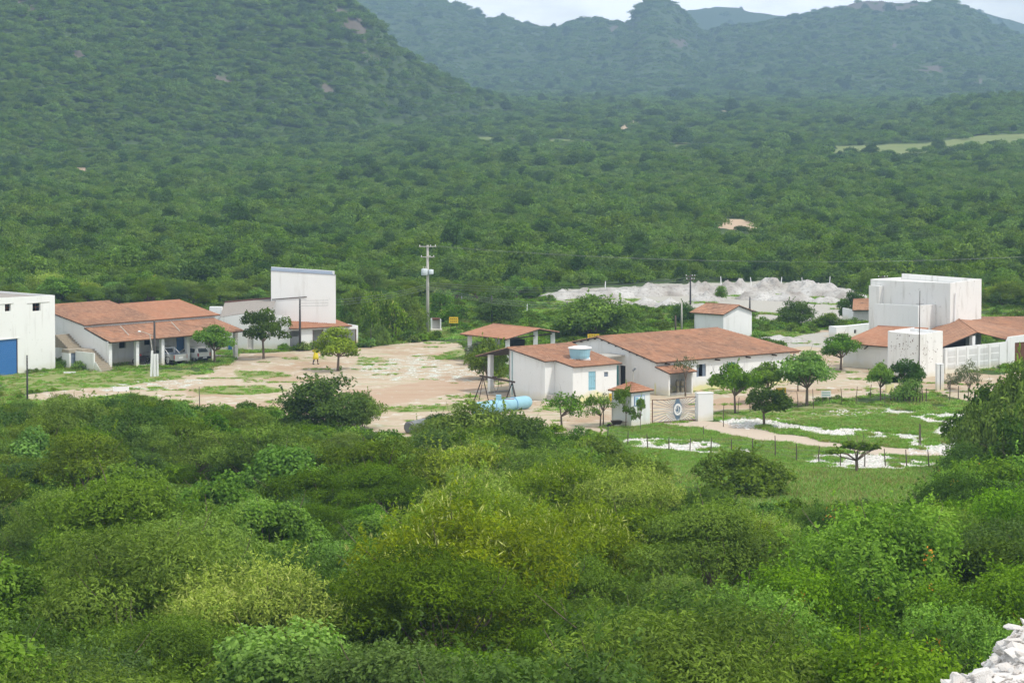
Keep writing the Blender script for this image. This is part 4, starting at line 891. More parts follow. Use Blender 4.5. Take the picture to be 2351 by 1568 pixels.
for i in range(18):
    t = math.pi * (1.14 + .72 * i / 17); x = cxg + 1.15 * math.cos(t); z = czg + .80 * math.sin(t)
    if z > .14: MB().box(x - .03, x + .02, -.03, -.015, z - .04, z + .04).build('letter', 'white_p', ga)
pl = empty('gate_pillar', (0, 0, 0), 0, 'broad white plastered pillar holding the right end of the iron gate', 'gate pillar')
pp = G(1601, 967); pl.location = (pp[0], pp[1], 0); pl.rotation_euler = (0, 0, R_(20))
MB().box(.03, 1.35, -.1, .55, 0, 2.2).build('shaft', 'white', pl); MB().box(.0, 1.38, -.13, .58, 2.2, 2.27).build('cap', 'ware', pl)

# --- right-hand works: towers, wall, sheds
TR = R_(38)
p = G(2180.7, 820)
t1 = empty('large_tower_block', (p[0], p[1], 0), TR, 'largest white tower block at the works, streaked with black water stains', 'building')
wall(t1, (0, 10.7), (0, 0), [(0, 7.15), (10.7, 7.40)], .3, mat='tower'); wall(t1, (.3, 0), (4.6, 0), [(0, 7.40), (4.3, 7.62)], .3, mat='tower'); wall(t1, (4.6, .3), (4.6, 10.7), 7.6, .3, mat='tower'); wall(t1, (4.6, 11.0), (0, 11.0), 7.2, .3, mat='tower')
MB().box(.3, 4.3, .3, 10.7, 6.9, 7.02).build('roof', 'tower', t1); MB().box(-.55, -.005, 9.2, 10.7, 0, 6.6).build('buttress', 'tower', t1)
MB().bar((.5, -.15, 3.1), (.62, -.15, 6.4), .1).build('vent_pipe', 'white_p', t1)
t2p = at_local(p, TR, -2.6, 1.9)
t2 = empty('middle_box_block', (t2p[0], t2p[1], 0), TR, 'lower white box block built against the large tower', 'building')
wall(t2, (0, 6.0), (0, 0), [(0, 5.0), (6.0, 5.15)], .25, mat='white'); wall(t2, (.25, 0), (2.58, 0), 5.15, .25, mat='tower'); MB().box(.26, 2.58, .26, 6.0, 4.6, 4.72).build('roof', 'fibre', t2)
p3 = G(2112, 868)
t3 = empty('front_water_tower', (p3[0], p3[1], 0), TR, 'flat topped white tower in front, pitted where plaster has fallen', 'building')
wall(t3, (0, 3.9), (0, 0), 4.03, .2, mat='tower'); wall(t3, (.2, 0), (3.05, 0), [(0, 4.03), (2.85, 4.20)], .2, mat='tower'); wall(t3, (3.05, .2), (3.05, 3.9), 4.20, .2); wall(t3, (3.05, 4.1), (0, 4.1), 4.1, .2)
MB().box(.2, 2.85, .2, 3.9, 3.8, 3.9).build('roof', 'tower', t3); MB().bar((.4, 3.6, 4.15), (2.6, 3.2, 4.3), .1, .05).build('pipe', 'white_p', t3)
ptc = MB(); rr = random.Random(5)
for k in range(46): y = rr.gauss(1.9, .9); z = rr.gauss(2.7, .45); y = min(max(y, .2), 3.6); ptc.box(-.008, .0, y, y + rr.uniform(.04, .12), z, z + rr.uniform(.03, .10))
for k in range(30): x = rr.gauss(1.2, .9); z = rr.gauss(2.4, .8); x = min(max(x, .25), 2.9); ptc.box(x, x + rr.uniform(.03, .1), -.008, 0, z, z + rr.uniform(.03, .09))
ptc.build('exposed_patches', 'brown', t3)['kind'] = 'stuff'
pm = empty('steel_mast', (p3[0] - .12, p3[1] - .15, 0), 0, 'thin dark steel mast rising along the corner of the front tower', 'mast'); MB().tube([(0, 0, 0), (.02, 0, 4.1), (.05, 0, 8.1)], [.05, .045, .03], 7).build('pole', 'dkmetal', pm); MB().bar((-.3, 0, 6.9), (.4, 0, 6.9), .03).build('cross_arm', 'dkmetal', pm)
# left low building of the works
p = G(2050, 851)
lb = empty('side_tile_building', (p[0], p[1], 0), R_(47), 'low white building with an orange tile roof left of the front tower', 'building')
wall(lb, (0, 5.6), (0, 0), 2.3, .2, mat='white'); wall(lb, (.2, 0), (6, 0), [(0, 2.3), (5.8, 3.5)], .2, mat='white'); wall(lb, (6, 5.8), (0, 5.8), 2.3, .2)
tiled(lb, (-.4, 6.0, 2.26), (-.4, -.2, 2.26), (5.6, -.2, 3.62), (4.6, 5.0, 3.62), 'tiles2', seed=51); MB().bar((-.4, 3.0, 1.9), (0, 2.9, 2.15), .1).build('rafter_end', 'wood', lb)
p = G(1920.3, 778)
lw = empty('low_white_annex', (p[0], p[1], 0), R_(24), 'low flat white annex with one tiny window left of the tower blocks', 'building')
wall(lw, (0, 0), (5.4, 0), [(0, 1.25), (5.4, 1.55)], .2, [(2.2, 2.5, .5, .9)], mat='white'); wall(lw, (0, 1.4), (0, .2), 1.25, .2); wall(lw, (5.4, 1.6), (0, 1.6), 1.25, .2); MB().hexa([(.02,.2,1.10),(5.4,.2,1.40),(5.4,1.4,1.40),(.02,1.4,1.10),(.02,.2,1.15),(5.4,.2,1.45),(5.4,1.4,1.45),(.02,1.4,1.15)]).build('roof', 'white', lw)
darkroom(lw, 2.1, 2.6, .201, .5, .4, 1.0, 'window')
p = G(1960, 742)
fr_ = empty('far_tiled_hut', (p[0], p[1], 0), R_(15), 'small tile roofed hut half hidden behind the tower blocks', 'hut')
wall(fr_, (0, 0), (4, 0), 1.55, .2, mat='shade'); tiled(fr_, (-.4, -.5, 1.5), (4.4, -.5, 1.5), (3.6, 2.6, 2.5), (1.0, 2.6, 2.5), 'tiles3', seed=53); wall(fr_, (0, 3.4), (0, .2), 1.5, .2)
# pierced block wall
p = G(2168.8, 858)
cw = empty('pierced_block_wall', (p[0], p[1], 0), TR, 'long white wall of pierced blocks in front of the open work shed', 'wall')
wall(cw, (0, 0), (8.7, 0), [(0, 2.38), (8.7, 2.50)], .18, mat='white')
for x in (0.02, 1.55, 3.0, 4.55, 6.1, 7.6): MB().box(x, x + .28, -.06, 0, 0, 2.36).build('pilaster', 'white', cw)
gb = MB()
for pa in ((.42, 1.45), (1.95, 2.9), (3.4, 4.45), (4.95, 6.0), (6.5, 7.5)):
    for r in range(3):
        x = pa[0]
        while x < pa[1]:
            gb.box(x, x + .045, -.035, 0, .35 + r * .64, .35 + r * .64 + .5); x += .11
gb.build('pierced_blocks', 'white', cw)['kind'] = 'stuff'
gh = empty('rust_gate_wall', at_local(p, TR, 8.72, 0), TR, 'white wall section with a rusty red sheet gate at the right edge of the works', 'gateway')
wall(gh, (0, -.05), (5, -.05), [(0, 2.55), (.3, 2.95), (5, 3.1)], .25, [(1.05, 4.2, 0, 2.35)], mat='white')
for k in range(9): MB().box(1.06 + k * .349, 1.06 + (k + 1) * .349 - .02, .02, .06 + .01 * (k % 2), .05, 2.34).build('sheet_panel', 'rust', gh)
# open work shed behind it
ws = empty('open_work_shed', (p[0], p[1], 0), TR, 'wide low tile roof of the open work shed behind the pierced wall', 'shed')
def L2(x, y, z): a, b = loc2(p, TR, (x, y)); return (a, b, z)
Fk = (44.25, 247.9, 3.62); Bk = (44.9, 263.6, 3.72); F0 = (40.3, 245.0, 2.42); B0 = (42.6, 266.0, 2.75); R1 = (47.9, 250.9, 2.52); R2 = (53.0, 256.5, 2.55); R3 = (63, 262, 2.5); B3 = (62, 270, 3.3)
tiled(ws, L2(*B0), L2(*F0), L2(*Fk), L2(*Bk), 'tiles', seed=61); tiled(ws, L2(*R1), L2(*R2), L2(*Bk), L2(*Fk), 'tiles', seed=62, cap=False); tiled(ws, L2(*R2), L2(*R3), L2(*B3), L2(*Bk), 'tiles', seed=63, cap=False)
MB().box(4.2, 4.6, .35, .75, 0, 3.3).build('pillar', 'white', ws)
for a, b in ((.3, .5), (8.4, .6), (1.5, 9), (8, 9)): MB().box(a, a + .3, b, b + .3, 0, 2.3).build('pillar', 'white', ws)
MB().box(.4, 9.5, 6.0, 6.2, 0, 2.45).build('rear_wall', 'dkmetal', ws); MB().box(1.0, 3.4, 3.0, 4.6, 0, 1.9).build('storage_bay', 'dkmetal', ws); MB().box(5.4, 8.2, 3.2, 4.8, 0, 1.8).build('storage_bay', 'steel', ws)  # dark rear wall added to stand for the shade inside the open shed
# second entry: two square posts
for (u, v, w_, h_, lb_) in ((2152, 897.6, .62, 2.35, 'tall square white gatepost with a dark cable, in front of the pierced wall'), (2037, 901.9, .62, 1.2, 'short squat white gatepost with yellowed foot, left of the round green tree')):
    q = G(u, v); e = empty('gatepost', (q[0], q[1], 0), R_(12), lb_, 'gatepost'); MB().box(0, w_, 0, .5, 0, h_).build('shaft', 'lime', e); MB().box(-.02, w_ + .02, -.02, .52, h_, h_ + .05).build('cap', 'white', e)
    if h_ > 2: MB().tube([(.28, -.03, .1), (.28, -.03, h_)], .025, 5).build('cable', 'polew', e)
# ------------------------------------------------------------------ placing by sight line onto the terrain
def hit(u, v):
    a = (u - CX) / F_; b = -(v - CY) / F_
    d = np.array([a, c_ + b * s_, -s_ + b * c_])
    ks = np.concatenate([np.linspace(5, 400, 1600), np.geomspace(401, 6000, 3000)])
    x, y, z = d[0] * ks, d[1] * ks, HC + d[2] * ks
    h = height(x, y); w = np.nonzero(h >= z)[0]
    i = w[0] if len(w) else len(ks) - 1
    return float(x[i]), float(y[i]), float(h[i])

# ------------------------------------------------------------------ spoil heaps and near rock tip
def heap(x, y, rx, ry, h, seed, label, mat='dump', name='spoil_heap', cat='spoil heap', group='tipped heaps of white quarry spoil'):
    n, m = 36, 14; vs, fs = [], []
    for j in range(m + 1):
        t = j / m
        for i in range(n):
            a = 2 * math.pi * i / n
            lob = 1 + .28 * (float(fbm(math.cos(a) * 1.6 + seed, math.sin(a) * 1.6 + seed * .7, seed)) - .5) * 2
            px, py = rx * t * lob * math.cos(a), ry * t * lob * math.sin(a)
            zz = h * (1 - t) ** .85 * (1 - .15 * (1 - t)) if t > .14 else h * (.87 - 1.0 * t * t) * 1.0
            zz += (float(fbm(px * 1.0 + seed * 3, py * 1.0, 3)) - .5) * h * .75 * (1 - t * t)
            vs.append((px, py, max(zz, 0) if t < 1 else -.15))
    for j in range(m):
        for i in range(n):
            a = j * n + i; b_ = j * n + (i + 1) % n; fs.append((a, a + n, b_ + n, b_))
    b = MB(); b.add(vs, fs); o = b.build(name, mat, None, smooth=True, loc=(x, y, hz(x, y) - .02)); tag(o, label, cat, group); return o
HP = [(1292,671,4.5,338),(1345,667,4.2,341),(1398,670,4.6,339),(1442,662,4.4,342),(1490,658,5.0,342),(1545,657,4.8,343),(1605,651,5.0,344),(1668,655,4.6,343),(1702,650,4.4,344),(1768,646,5.0,345),(1808,649,4.5,345),(1850,649,4.6,344),(1893,658,5.2,341),(1935,668,4.6,338),
      (1480,690,3.0,326),(1540,688,2.6,324),(1420,688,2.8,327),(1625,676,3.0,332),(1820,672,4.5,333),(1745,668,4.0,335),(1900,684,3.6,329)]
wds = ['first from the left', 'second from the left', 'third from the left', 'fourth from the left', 'fifth from the left', 'sixth from the left', 'seventh, near the middle', 'eighth, just right of the gap', 'ninth from the left', 'tallest and tenth', 'eleventh from the left', 'twelfth from the left', 'thirteenth from the left', 'last on the right']
lo_w = ['low heap in front, behind the dark round bush', 'small pale heap left of the leafless shrub', 'lowest small grey heap at the left front', 'low heap below the gap in the row', 'broad low heap right of the middle', 'low heap under the two highest ones', 'low heap by the right end of the row']
for i, (u, v, r, y) in enumerate(HP):
    x = (u - CX) / F_ * y; h = max(.9, zat((x, y), v - 4 - (i * 7 % 5))) * 1.18
    lab = ('white spoil heap in the rear row, ' + wds[i]) if i < 14 else 'white spoil, ' + lo_w[i - 14]
    r *= .74; heap(x, y, r, r * .9, h if i < 14 else h * .9, i + 3, lab)
x, y, z = hit(1790, 785); heap(x, y, 3.2, 2.0, .9, 77, 'small pale gravel heap behind the roof of the main house', group=None)

def stone_mesh(seed, flat=1.0):
    rng = random.Random(seed); bm = bmesh.new()
    for k in range(20):
        v = Vector((rng.gauss(0, 1), rng.gauss(0, 1), rng.gauss(0, 1))).normalized() * rng.uniform(.8, 1.05)
        bm.verts.new((v.x * rng.uniform(.9, 1.1), v.y * .8, v.z * .62 * flat))
    r = bmesh.ops.convex_hull(bm, input=bm.verts)
    for g in [e for e in r['geom_interior'] if isinstance(e, bmesh.types.BMVert)]: bm.verts.remove(g)
    me = bpy.data.meshes.new('stone'); bm.to_mesh(me); bm.free(); me.materials.append(M['quartz']); return me
STM = [stone_mesh(s) for s in range(7)] + [stone_mesh(20 + s, .45) for s in range(3)]
# the rock tip at the survey point's feet, lower right
tip = empty('rock_tip', (4.1, 13.6, 21.0), 0, 'pile of bright white quartz stones in the near right corner', 'rock pile')
rng = np.random.default_rng(8)
def tipz(x, y):
    d = ((x - 1.945) * 1.25 - (y - 11.48) * .64) / 1.404            # > 0 on the camera's side of the tip's far edge
    d = d + (fbm(np.asarray(x) * 2.4, np.asarray(y) * 2.4, 14) - .5) * .38
    return 23.465 + np.clip(d, 0, 2) * .10 + np.clip(d, -2.5, 0) * 1.15 + (fbm(np.asarray(x) * 3.2, np.asarray(y) * 3.2, 4) - .5) * .22
b = MB(); nx, ny = 56, 56; vs = []
for j in range(ny):
    for i in range(nx):
        X = .2 + i * .09; Yv = 9.6 + j * .095; vs.append((X - 4.1, Yv - 13.6, float(tipz(X, Yv)) - 21.0))
b.add(vs, [(j * nx + i, j * nx + i + 1, (j + 1) * nx + i + 1, (j + 1) * nx + i) for j in range(ny - 1) for i in range(nx - 1)])
b.build('rubble_bed', 'tipbed', tip, smooth=True)
cnt = 0
for k in range(30000):
    X, Yv = rng.uniform(1.0, 4.6), rng.uniform(9.8, 14.0); Z = float(tipz(X, Yv)); u, v = proj(X, Yv, Z)
    if not (2080 < u < 2400 and 1400 < v < 1600): continue
    if cnt >= 260: break
    s = float(rng.choice([.016, .024, .036, .055, .085], p=[.30, .30, .22, .13, .05])); cnt += 1
    o = link('stone', STM[int(rng.integers(0, 10))], tip, loc=(X - 4.1, Yv - 13.6, Z - 21.0 + s * .35)); o.scale = (s, s, s * float(rng.uniform(.7, 1))); o.rotation_euler = tuple(rng.uniform(-.6, .6, 2)) + (float(rng.uniform(0, 6.3)),)
gv = []
for k in range(9000):
    X, Yv = rng.uniform(1.0, 4.6), rng.uniform(9.8, 14.0); gv.append((X, Yv, float(tipz(X, Yv))))
gv = np.array(gv); pr = bpy.data.objects.new('pebble', STM[1]); pr2 = bpy.data.objects.new('pebble', STM[8])
ss = rng.uniform(.005, .016, len(gv)); scatter('gravel', gv, np.stack([ss] * 3, 1), rng.uniform(0, 6, len(gv)), rng.integers(0, 2, len(gv)), [pr, pr2], 'white quartz gravel between the stones of the near pile')

# ------------------------------------------------------------------ poles, wires, posts, signs
def pole(u, vb, vt, r, label, mat='polew', arms=(), name='utility_pole', cat='utility pole', insul=True, white=0.0, lean=0.0, wires=0):
    x, y, z = hit(u, vb); h = zat((x, y), vt) - z
    e = empty(name, (x, y, z), 0, label, cat)
    MB().tube([(0, 0, -.2), (lean * h * .5, 0, h * .5), (lean * h, 0, h)], [r * 1.25, r * 1.1, r * .8], 8).build('shaft', mat, e, smooth=True)
    if white: MB().tube([(0, 0, 0), (lean * white, 0, white)], [r * 1.5, r * 1.4], 8).build('white_base', 'white_p', e)
    for (dz, w) in arms:
        MB().bar((-w, -r - .03, h - dz), (w, -r - .03, h - dz), .09).build('cross_arm', 'conc' if mat == 'poleconc' else 'post', e)
        for sx in (-w * .9, w * .35, w * .9): MB().lathe([(.02, 0), (.05, .03), (.035, .07), (.055, .1), (.02, .14)], 8, (sx, -r - .03, h - dz + .05)).build('insulator', 'white_p', e)
    if insul:
        for k in range(4): MB().tube([(0, -r - .02, h - .15 - k * .28), (0, -r - .14, h - .15 - k * .28)], .045, 7).build('insulator', 'steel', e)
    return (x, y, z, h)
P0 = pole(982, 765, 563, .15, 'tall grey concrete power pole with transformer in the middle of the scene', 'poleconc', ((.15, .95), (1.3, .75)), insul=False)
tf = empty('transformer', (P0[0] - .15, P0[1] - .30, P0[2] + P0[3] - 3.15), 0, 'pale grey pole transformer hung high on the concrete pole', 'transformer')
MB().lathe([(.33, 0), (.36, .04), (.36, .62), (.30, .70), (.05, .74)], 16, (-.18, 0, -.15)).build('tank', 'tank_tx', tf, smooth=True); MB().lathe([(.26, 0), (.28, .04), (.28, .5), (.05, .55)], 14, (.52, .1, -.05)).build('tank', 'tank_tx', tf, smooth=True)
for dx in (-.3, -.1): MB().lathe([(.02, 0), (.05, .05), (.03, .12), (.05, .18), (.02, .26)], 8, (dx, 0, .56)).build('bushing', 'conc', tf)
MB().bar((-.5, .12, .1), (.75, .12, .1), .08).build('bracket', 'steel', tf)
P1 = pole(688.9, 805.7, 686.4, .10, 'dark pole in front of the big blank white wall')
P2 = pole(355.2, 864.5, 737.8, .11, 'dark post with white painted foot standing before the carport', insul=False, white=2.1)
x, y, z = P2[0], P2[1], P2[2]; sl = empty('white_concrete_post', (x - .32, y - .1, z), 0, 'slim white concrete post leaning against the dark post before the carport', 'post')
MB().bar((.0, 0, 0), (.12, 0, 2.4), .2).build('foot', 'white_p', sl); MB().tube([(.12, 0, 2.4), (-.1, 0, 3.9), (-.22, 0, 3.95)], .045, 6).build('pipe', 'poleconc', sl); MB().bar((.62, 0, 0), (.60, 0, 2.1), .16).build('foot', 'white_p', sl)
sl = empty('yard_lamp', (x, y, z), 0, 'small white street lamp on a thin arm, held by the dark carport post', 'lamp'); MB().tube([(-.12, 0, 3.75), (-.8, 0, 4.05), (-1.3, 0, 4.2)], .025, 6).build('arm', 'poleconc', sl); MB().lathe([(.02, 0), (.14, .03), (.17, .09), (.06, .16)], 10, (-1.4, 0, 4.1)).build('lamp_head', 'white_p', sl)
P3 = pole(63, 943, 815.4, .07, 'dark thin pole with stacked insulators at the far left')
P4 = pole(1585, 700, 630.5, .10, 'dark pole with cross arms rising in front of the spoil heaps', arms=((.2, .6), (.6, .5)), insul=False)
P5 = pole(1721.5, 728, 682, .09, 'short dark pole just right of the plain white block')
P6 = pole(1129, 745, 678, .08, 'dark pole behind the open tiled shed'); P7 = pole(1302, 752, 693, .09, 'dark pole before the round dark bush')
P8 = pole(851.6, 798.2, 754.8, .04, 'thin dark stake in grass right of the porch building', insul=False, name='stake', cat='stake')
P9 = pole(2026.5, 700, 632.8, .10, 'dark pole rising behind the large tower block', arms=((.2, .6),), insul=False)
pole(1565, 762, 694, .09, 'pale concrete post, right one of two behind the main house roof', 'poleconc', insul=False, name='concrete_post', cat='post'); pole(1551, 762, 724, .09, 'grey post, shorter left one of two behind the main house roof', 'post', insul=False, name='concrete_post', cat='post')
pole(2189, 742, 669, .10, 'dark pole with white clamps standing between roof and large tower', lean=-.015)
pole(459, 943, 888, .035, 'thin crooked stick post in reddish soil at the yard edge', 'post', insul=False, name='stick_post', cat='post', lean=-.03)
WIRES = []
def wire(a, b, sag, label, r=.012):
    a = Vector(a); b = Vector(b); pts = []
    for k in range(15):
        t = k / 14; p = a.lerp(b, t); p.z -= sag * 4 * t * (1 - t); pts.append(p)
    m = MB(); m.tube([p - a for p in pts], r, 4); o = m.build('power_line', 'steel', None, loc=tuple(a)); tag(o, label, 'power line', 'power lines strung between the poles')
top0 = (P0[0], P0[1], P0[2] + P0[3])
for dx, lb_ in ((-.85, 'left'), (.3, 'middle'), (.85, 'right')): wire((top0[0] + dx, top0[1] - .2, top0[2] - .05), (59 + dx * .6, 300, 7.6), 1.1, 'high power line running right from the concrete pole, %s wire' % lb_, .005)
for k in range(3):
    wire((P0[0], P0[1] - .2, P0[2] + P0[3] - 4.3 - k * .25), (P1[0], P1[1] - .2, P1[2] + P1[3] - .15 - k * .28), .5, 'low cable from concrete pole to the blank wall pole, %s' % ('top', 'middle', 'bottom')[k])
    wire((P0[0], P0[1] - .2, P0[2] + P0[3] - 4.1 - k * .25), (P4[0], P4[1] - .2, P4[2] + P4[3] - .3 - k * .3), .9, 'low cable from concrete pole towards the spoil heaps, %s' % ('top', 'middle', 'bottom')[k])
    wire((P0[0], P0[1] - .2, P0[2] + P0[3] - 4.5 - k * .2), (P7[0], P7[1] - .2, P7[2] + P7[3] - .15 - k * .28), .5, 'low cable from concrete pole to the bush pole, %s' % ('top', 'middle', 'bottom')[k])
# shelter by the pole
x, y, z = hit(990, 762); kq = empty('brick_shelter', (x, y, z), R_(8), 'tiny open brick shelter at the foot of the concrete pole', 'shelter')
MB().box(0, .12, 0, .6, .3, 1.45).build('side_wall', 'white_p', kq); MB().box(1.0, 1.12, 0, .6, .3, 1.35).build('side_wall', 'white_p', kq); MB().box(.12, 1.0, .5, .6, .3, 1.3).build('back_wall', 'shade', kq)
MB().box(-.05, 1.2, -.2, .7, 0, .3).build('plinth', 'white', kq); MB().box(.12, 1.0, .1, .62, 1.3, 1.5).build('roof', 'rust', kq)
def sign(u, vb, vt, u0, u1, label, mat, rz=0, leg='post', marks='ink', ztop=None, rows=2, name='sign_board'):
    x, y, z = hit((u0 + u1) / 2, vb); s = F_ / y; w = (u1 - u0) / s; h1 = zat((x, y), vt) - z; h0 = ztop and (zat((x, y), ztop) - z) or h1 - .45
    e = empty(name, (x, y, z), rz, label, 'sign')
    MB().box(-w / 2, w / 2, -.02, .02, h0, h1).build('board', mat, e)
    mk = MB()
    for k in range(rows):
        zz = h1 - (h1 - h0) * (k + .8) / (rows + .6); 
        for q in range(4): a = -w * .38 + q * w * .2; mk.box(a, a + w * .15, -.026, -.021, zz - .04, zz + .03)
    mk.build('lettering', marks, e)
    for sx in (-w * .35, w * .35): MB().bar((sx, .05, 0), (sx, .05, h1 - .05), .05).build('post', leg, e)
sign(0, 762, 728, 1031, 1052, 'yellow warning sign in grass right of the concrete pole', 'yellow', ztop=741.8)
sign(0, 800, 767, 1349, 1376, 'yellow sign showing above the gable of the main house', 'yellow', ztop=778)
sign(0, 925, 890, 1781, 1805, 'yellow sign right of the small yard tree by the fence', 'yellow', ztop=907, rz=.2)
sign(0, 926.7, 896.9, 1885, 1908, 'white notice board with green lines beside the fence', 'white_p', ztop=911.5, marks='teal')
x, y, z = hit(1403, 935); bn = empty('yellow_bin', (x, y, z), 0, 'narrow yellow waste bin on a post left of the booth', 'bin'); MB().lathe([(.13, .5), (.17, .75), (.18, 1.1), (.2, 1.12)], 12).build('bucket', 'yellow', bn); MB().tube([(.0, .18, 0), (.0, .18, 1.1)], .03, 6).build('post', 'post', bn)
x, y, z = hit(1454.2, 935); lp = empty('booth_lamp', (x, y, z), 0, 'short lamp post with tilted floodlight behind the gate booth', 'lamp post')
h = zat((x, y), 853) - z; MB().tube([(0, 0, 0), (0, 0, h)], [.05, .035], 8).build('pole', 'conc', lp); MB().hexa([(-.05,-.12,h),(.22,-.12,h+.22),(.22,.12,h+.22),(-.05,.12,h),(-.12,-.12,h+.1),(.12,-.12,h+.34),(.12,.12,h+.34),(-.12,.12,h+.1)]).build('floodlight', 'steel', lp); MB().bar((0, 0, h), (.05, 0, h + .14), .03).build('bracket', 'steel', lp)
x, y, z = hit(1415, 983); wb_ = empty('wheelbarrow', (x, y, z), .3, 'old rusty wheelbarrow left of the gate booth', 'wheelbarrow')
MB().hexa([(-.25,-.2,.3),(.3,-.2,.3),(.3,.2,.3),(-.25,.2,.3),(-.4,-.32,.58),(.42,-.32,.58),(.42,.32,.58),(-.4,.32,.58)]).build('tray', 'dkmetal', wb_); MB().tube([(-.62, -.03, .18), (-.62, .03, .18)], .18, 14).build('wheel', 'tyre', wb_)
for sy_ in (-.22, .22): MB().bar((-.62, sy_ * .2, .18), (.85, sy_, .5), .035).build('handle', 'rust', wb_); MB().bar((.25, sy_, .0), (.2, sy_, .33), .03).build('leg', 'rust', wb_)
# fences
def fpost(u, vb, vt, label, grp, mat='post', r=.045, lean=None, name='fence_post'):
    x, y, z = hit(u, vb); h = max(.6, zat((x, y), vt) - z); rn = random.Random(int(u * 7)); le = rn.uniform(-.09, .09) if lean is None else lean
    b = MB(); b.tube([(0, 0, -.1), (le * h * .4 + rn.uniform(-.03, .03), 0, h * .5), (le * h, 0, h)], [r * 1.1, r, r * .7], 6); o = b.build(name, mat, None, loc=(x, y, z)); tag(o, label, 'fence post', grp); return (x, y, z, h)
FR = [(1395,1011,980),(1441,1024,990),(1487,1030,996),(1536,1038,1002),(1584,1038,1004),(1632,1038,1004),(1679,1039,1008),(1727,1041,1006),(1780,1051,1000),(1829,1063,1018),(1880,1065,1024),(1930,1071,1034),(1985,1072,1034),(2033,1071,1030),(2082,1075,1032),(2133,1077,1032),(2190,1072,1032),(2240,1070,1030)]
nth = ['first','second','third','fourth','fifth','sixth','seventh','eighth','ninth','tenth','eleventh','twelfth','thirteenth','fourteenth','fifteenth','sixteenth','seventeenth','eighteenth']
fp = [fpost(u, b_, t_, 'dark crooked stick post in the front fence, %s from the left' % nth[i], 'posts of the front stick fence') for i, (u, b_, t_) in enumerate(FR)]
for k, hh in enumerate((.35, .65, .92)):
    pts = [Vector((p[0], p[1], p[2] + hh)) for p in fp]; m = MB(); m.tube([p - pts[0] for p in pts], .007, 4); o = m.build('fence_wire', 'steel', None, loc=tuple(pts[0])); tag(o, '%s wire of the front stick fence' % ('lowest', 'middle', 'top')[k], 'fence wire', 'wires of the front fence')
FR2 = [(1694,952,912),(1722,948,912),(1776,943,910),(1832,936,899),(1868,938,893),(1933,928,891),(1965,929,887),(1998,914,882),(2031,928,903),(2180,922,872),(2200,921,886),(2222,925,888),(1661,980,930),(1616,1002,978),(2114,1026,974),(2110,1024,972)]
w2 = ['left of the slim yard tree trunk','right of the slim yard tree trunk','behind the small round tree','left of the forked tree','right of the forked tree','right of the white notice board','second right of the notice board','third right of the notice board','beside the thin leaning tree trunk','right of the tall white gatepost','second right of the tall gatepost','third right of the tall gatepost','under the broad gate pillar','alone in grass below the gate','right one of a close pair on white gravel','left one of a close pair on white gravel']
for (u, b_, t_), w_ in zip(FR2, w2): fpost(u, b_, t_, 'thin weathered fence stick %s' % w_, 'posts of the inner stick fence', r=.035 if u < 2100 else .045)
rn = random.Random(3)
wp = ['leftmost','second','third','fourth','fifth','sixth','seventh','eighth','ninth','tenth','eleventh','rightmost']
for i in range(12): u = 2045 + i * 7.4; fpost(u, 924 + rn.uniform(-2, 2), 890 + rn.uniform(-7, 7), 'upright branch of the rough stick pen under the green tree, %s' % wp[i], 'sticks of the rough pen', r=.05)
BP = [(892,678.6,660.6,'in dark bush left of the concrete pole'),(1060,689.5,670.5,'right of the concrete pole, leaning'),(1190.7,668,649.4,'in bush above the open shed'),(1209.7,714.8,697,'in bright grass above the open shed'),(1389.4,663.6,645.5,'above the left spoil heaps'),(1655.5,656,634.6,'above the gap in the spoil heaps'),(1724.5,660,636.6,'leaning behind the middle heaps'),(1793.6,656,636,'behind the highest heap'),(1841.9,657,637,'between the two right heaps'),(1903.3,664,634.6,'tallest, behind the right heaps'),(772.5,712,690,'beside the blank white wall')]
for u, b_, t_, w_ in BP: fpost(u, b_, t_, 'white concrete boundary post %s' % w_, 'white boundary posts', 'white_p', .07, name='boundary_post')

# ------------------------------------------------------------------ hoist frame, tanks, objects in the yard
L1, L2_, R1_, R2_ = G(1095.8, 927), G(1121, 919.4), G(1163, 935), G(1189, 939)
ml = ((L1[0] + L2_[0]) / 2, (L1[1] + L2_[1]) / 2); mr = ((R1_[0] + R2_[0]) / 2, (R1_[1] + R2_[1]) / 2)
hf = empty('hoist_frame', (ml[0], ml[1], 0), 0, 'rusty swing like hoist frame standing over the blue tank', 'hoist')
dx, dy = mr[0] - ml[0], mr[1] - ml[1]; q = Vector((-dy, dx, 0)).normalized()
MB().bar((-.1 * dx, -.1 * dy, 2.22), (1.08 * dx, 1.08 * dy, 2.22), .12, .14).build('beam', 'dkmetal', hf)
for cx_, cy_ in ((0, 0), (dx, dy)):
    for s in (-1, 1): MB().bar((cx_, cy_, 2.18), (cx_ + q.x * .75 * s - .15, cy_ + q.y * .75 * s, 0), .075).build('leg', 'dkmetal', hf)
MB().bar((0, 0, 1.9), (-.35, -.35, 0), .06).build('brace', 'dkmetal', hf); MB().bar((dx, dy, 1.8), (dx + .45, dy - .2, 0), .06).build('brace', 'dkmetal', hf)
MB().bar((.38 * dx - .1, .38 * dy, 2.35), (.42 * dx + .12, .42 * dy, 2.35), .12).build('trolley', 'dkmetal', hf)
cb = MB(); cb.tube([(.42 * dx, .42 * dy, 2.15), (.38 * dx, .38 * dy, 1.5), (.45 * dx, .45 * dy, 1.05), (.52 * dx, .52 * dy, 1.4), (.55 * dx, .55 * dy, 2.15)], .022, 5); cb.tube([(.62 * dx, .62 * dy, 2.15), (.63 * dx, .63 * dy, 1.6)], .02, 5); cb.build('chain', 'dkmetal', hf)
